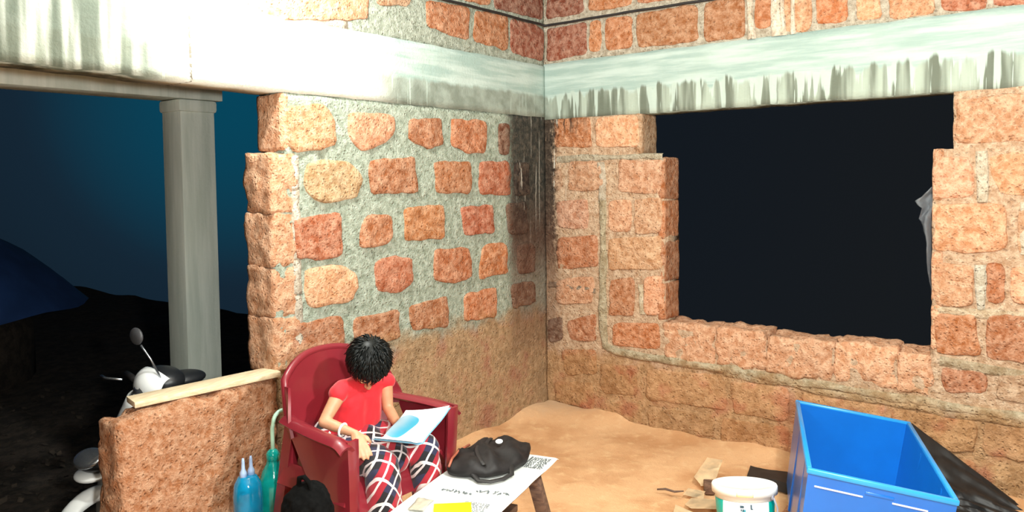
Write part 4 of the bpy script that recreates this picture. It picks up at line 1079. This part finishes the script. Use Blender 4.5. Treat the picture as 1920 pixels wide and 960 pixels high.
bm = bmesh.new(); tube(bm, [(GX, -2.50, GZ+.95), (GX, -2.66, GZ+.6), (GX, -2.80, GZ+.215)], .03, 10); sp('fork', bm, M['black_trim'])
bm = bmesh.new(); box(bm, GX-.13, GX+.13, -2.65, -2.15, GZ+.27, GZ+.33, .02); sp('footboard', bm, M['black_trim'], sharp=.7)
bm = bmesh.new(); cap(bm, (GX, -2.05, GZ+.50), .16, (GX, -1.55, GZ+.58), .13); ell(bm, (GX, -1.9, GZ+.42), (.17, .28, .16)); ell(bm, (GX, -1.45, GZ+.60), (.12, .16, .09)); sp('rear_body', bm, M['white_paint'])
bm = bmesh.new(); cap(bm, (GX, -2.10, GZ+.70), .085, (GX, -1.62, GZ+.73), .09); ell(bm, (GX, -1.86, GZ+.70), (.13, .36, .055)); sp('saddle', bm, M['black_trim'])

# ------------------------------------------------------------------ the dark yard beyond
M['blue_tarp'] = plain('blue_tarpaulin', (.03, .085, .27), .6, .15, 4, .3)
bm = bmesh.new()
def heap(a, b):
    t = math.pi*2*a; rr = b; x_ = -6.3+1.35*rr*math.cos(t); y_ = -2.35+1.95*rr*math.sin(t)
    return V((x_, y_, .34+1.02*(1-rr**2.2)+.05*fbm((x_, y_, 0), 1.4, 3)))
sheet(bm, heap, 60, 16); bmesh.ops.remove_doubles(bm, verts=bm.verts, dist=.001)
tarp = thing('covered_stack', 'blue tarpaulin covered stack standing out in the dark yard', 'stack', (-6.3, -2.35, -.36))
child(obj('tarpaulin', bm, M['blue_tarp']), tarp)
bm = bmesh.new(); lathe(bm, [(1.0, 0), (1.0, .55), (.9, .9), (.3, 1.2)], 24, Matrix.Translation(V((-6.3, -2.35, -.40))) @ Matrix.Scale(1.4, 4, (0, 1, 0))); child(obj('pile', bm, M['soil']), tarp)
M['litter'] = plain('fallen_leaf', (.060, .044, .032), .9, .5, 15)
bm = bmesh.new(); rl = random.Random(9)
for k in range(2600):
    x_, y_ = rl.uniform(-5, -.9), rl.uniform(-4.0, .5); c_ = V((x_, y_, -.36+.05*fbm(((x_+16), (y_+9), 0), .8, 3)-.02)); a = rl.uniform(0, 6.28)
    d = V((math.cos(a), math.sin(a), rl.uniform(-.2, .5))); s_ = V((-math.sin(a), math.cos(a), rl.uniform(-.3, .3))); L_ = rl.uniform(.03, .08)
    bm.faces.new([bm.verts.new(q) for q in (c_, c_+d*L_*.5+s_*L_*.3, c_+d*L_, c_+d*L_*.5-s_*L_*.3)])
tag(obj('leaf_litter', bm, M['litter']), 'fallen leaves scattered over the dark ground outside', 'leaves', kind='stuff')

# ------------------------------------------------------------------ pieces that belong to a part
def nest(root, name, under):
    ps = [c for c in root.children if c.name.split('.')[0] == under]; cs = [c for c in root.children if c.name.split('.')[0] == name]
    for c in cs: c.parent = ps[0]; c.matrix_parent_inverse = Matrix.Identity(4)
for r_, n1, n2 in ((teal, 'tube', 'cap'), (sc, 'mirror', 'mirror_stem'), (bag, 'badge', 'body'), (bag, 'zip', 'body'), (bucket, 'sticker', 'lid'), (bucket, 'lettering', 'label'),
                   (news, 'print', 'sheet'), (kid, 'eyebrow', 'body'), (kid, 'eye', 'body'), (crate, 'marking', 'body'), (crate, 'rib', 'body'), (sc, 'headlamp', 'handlebar_cowl')):
    nest(r_, n1, n2)
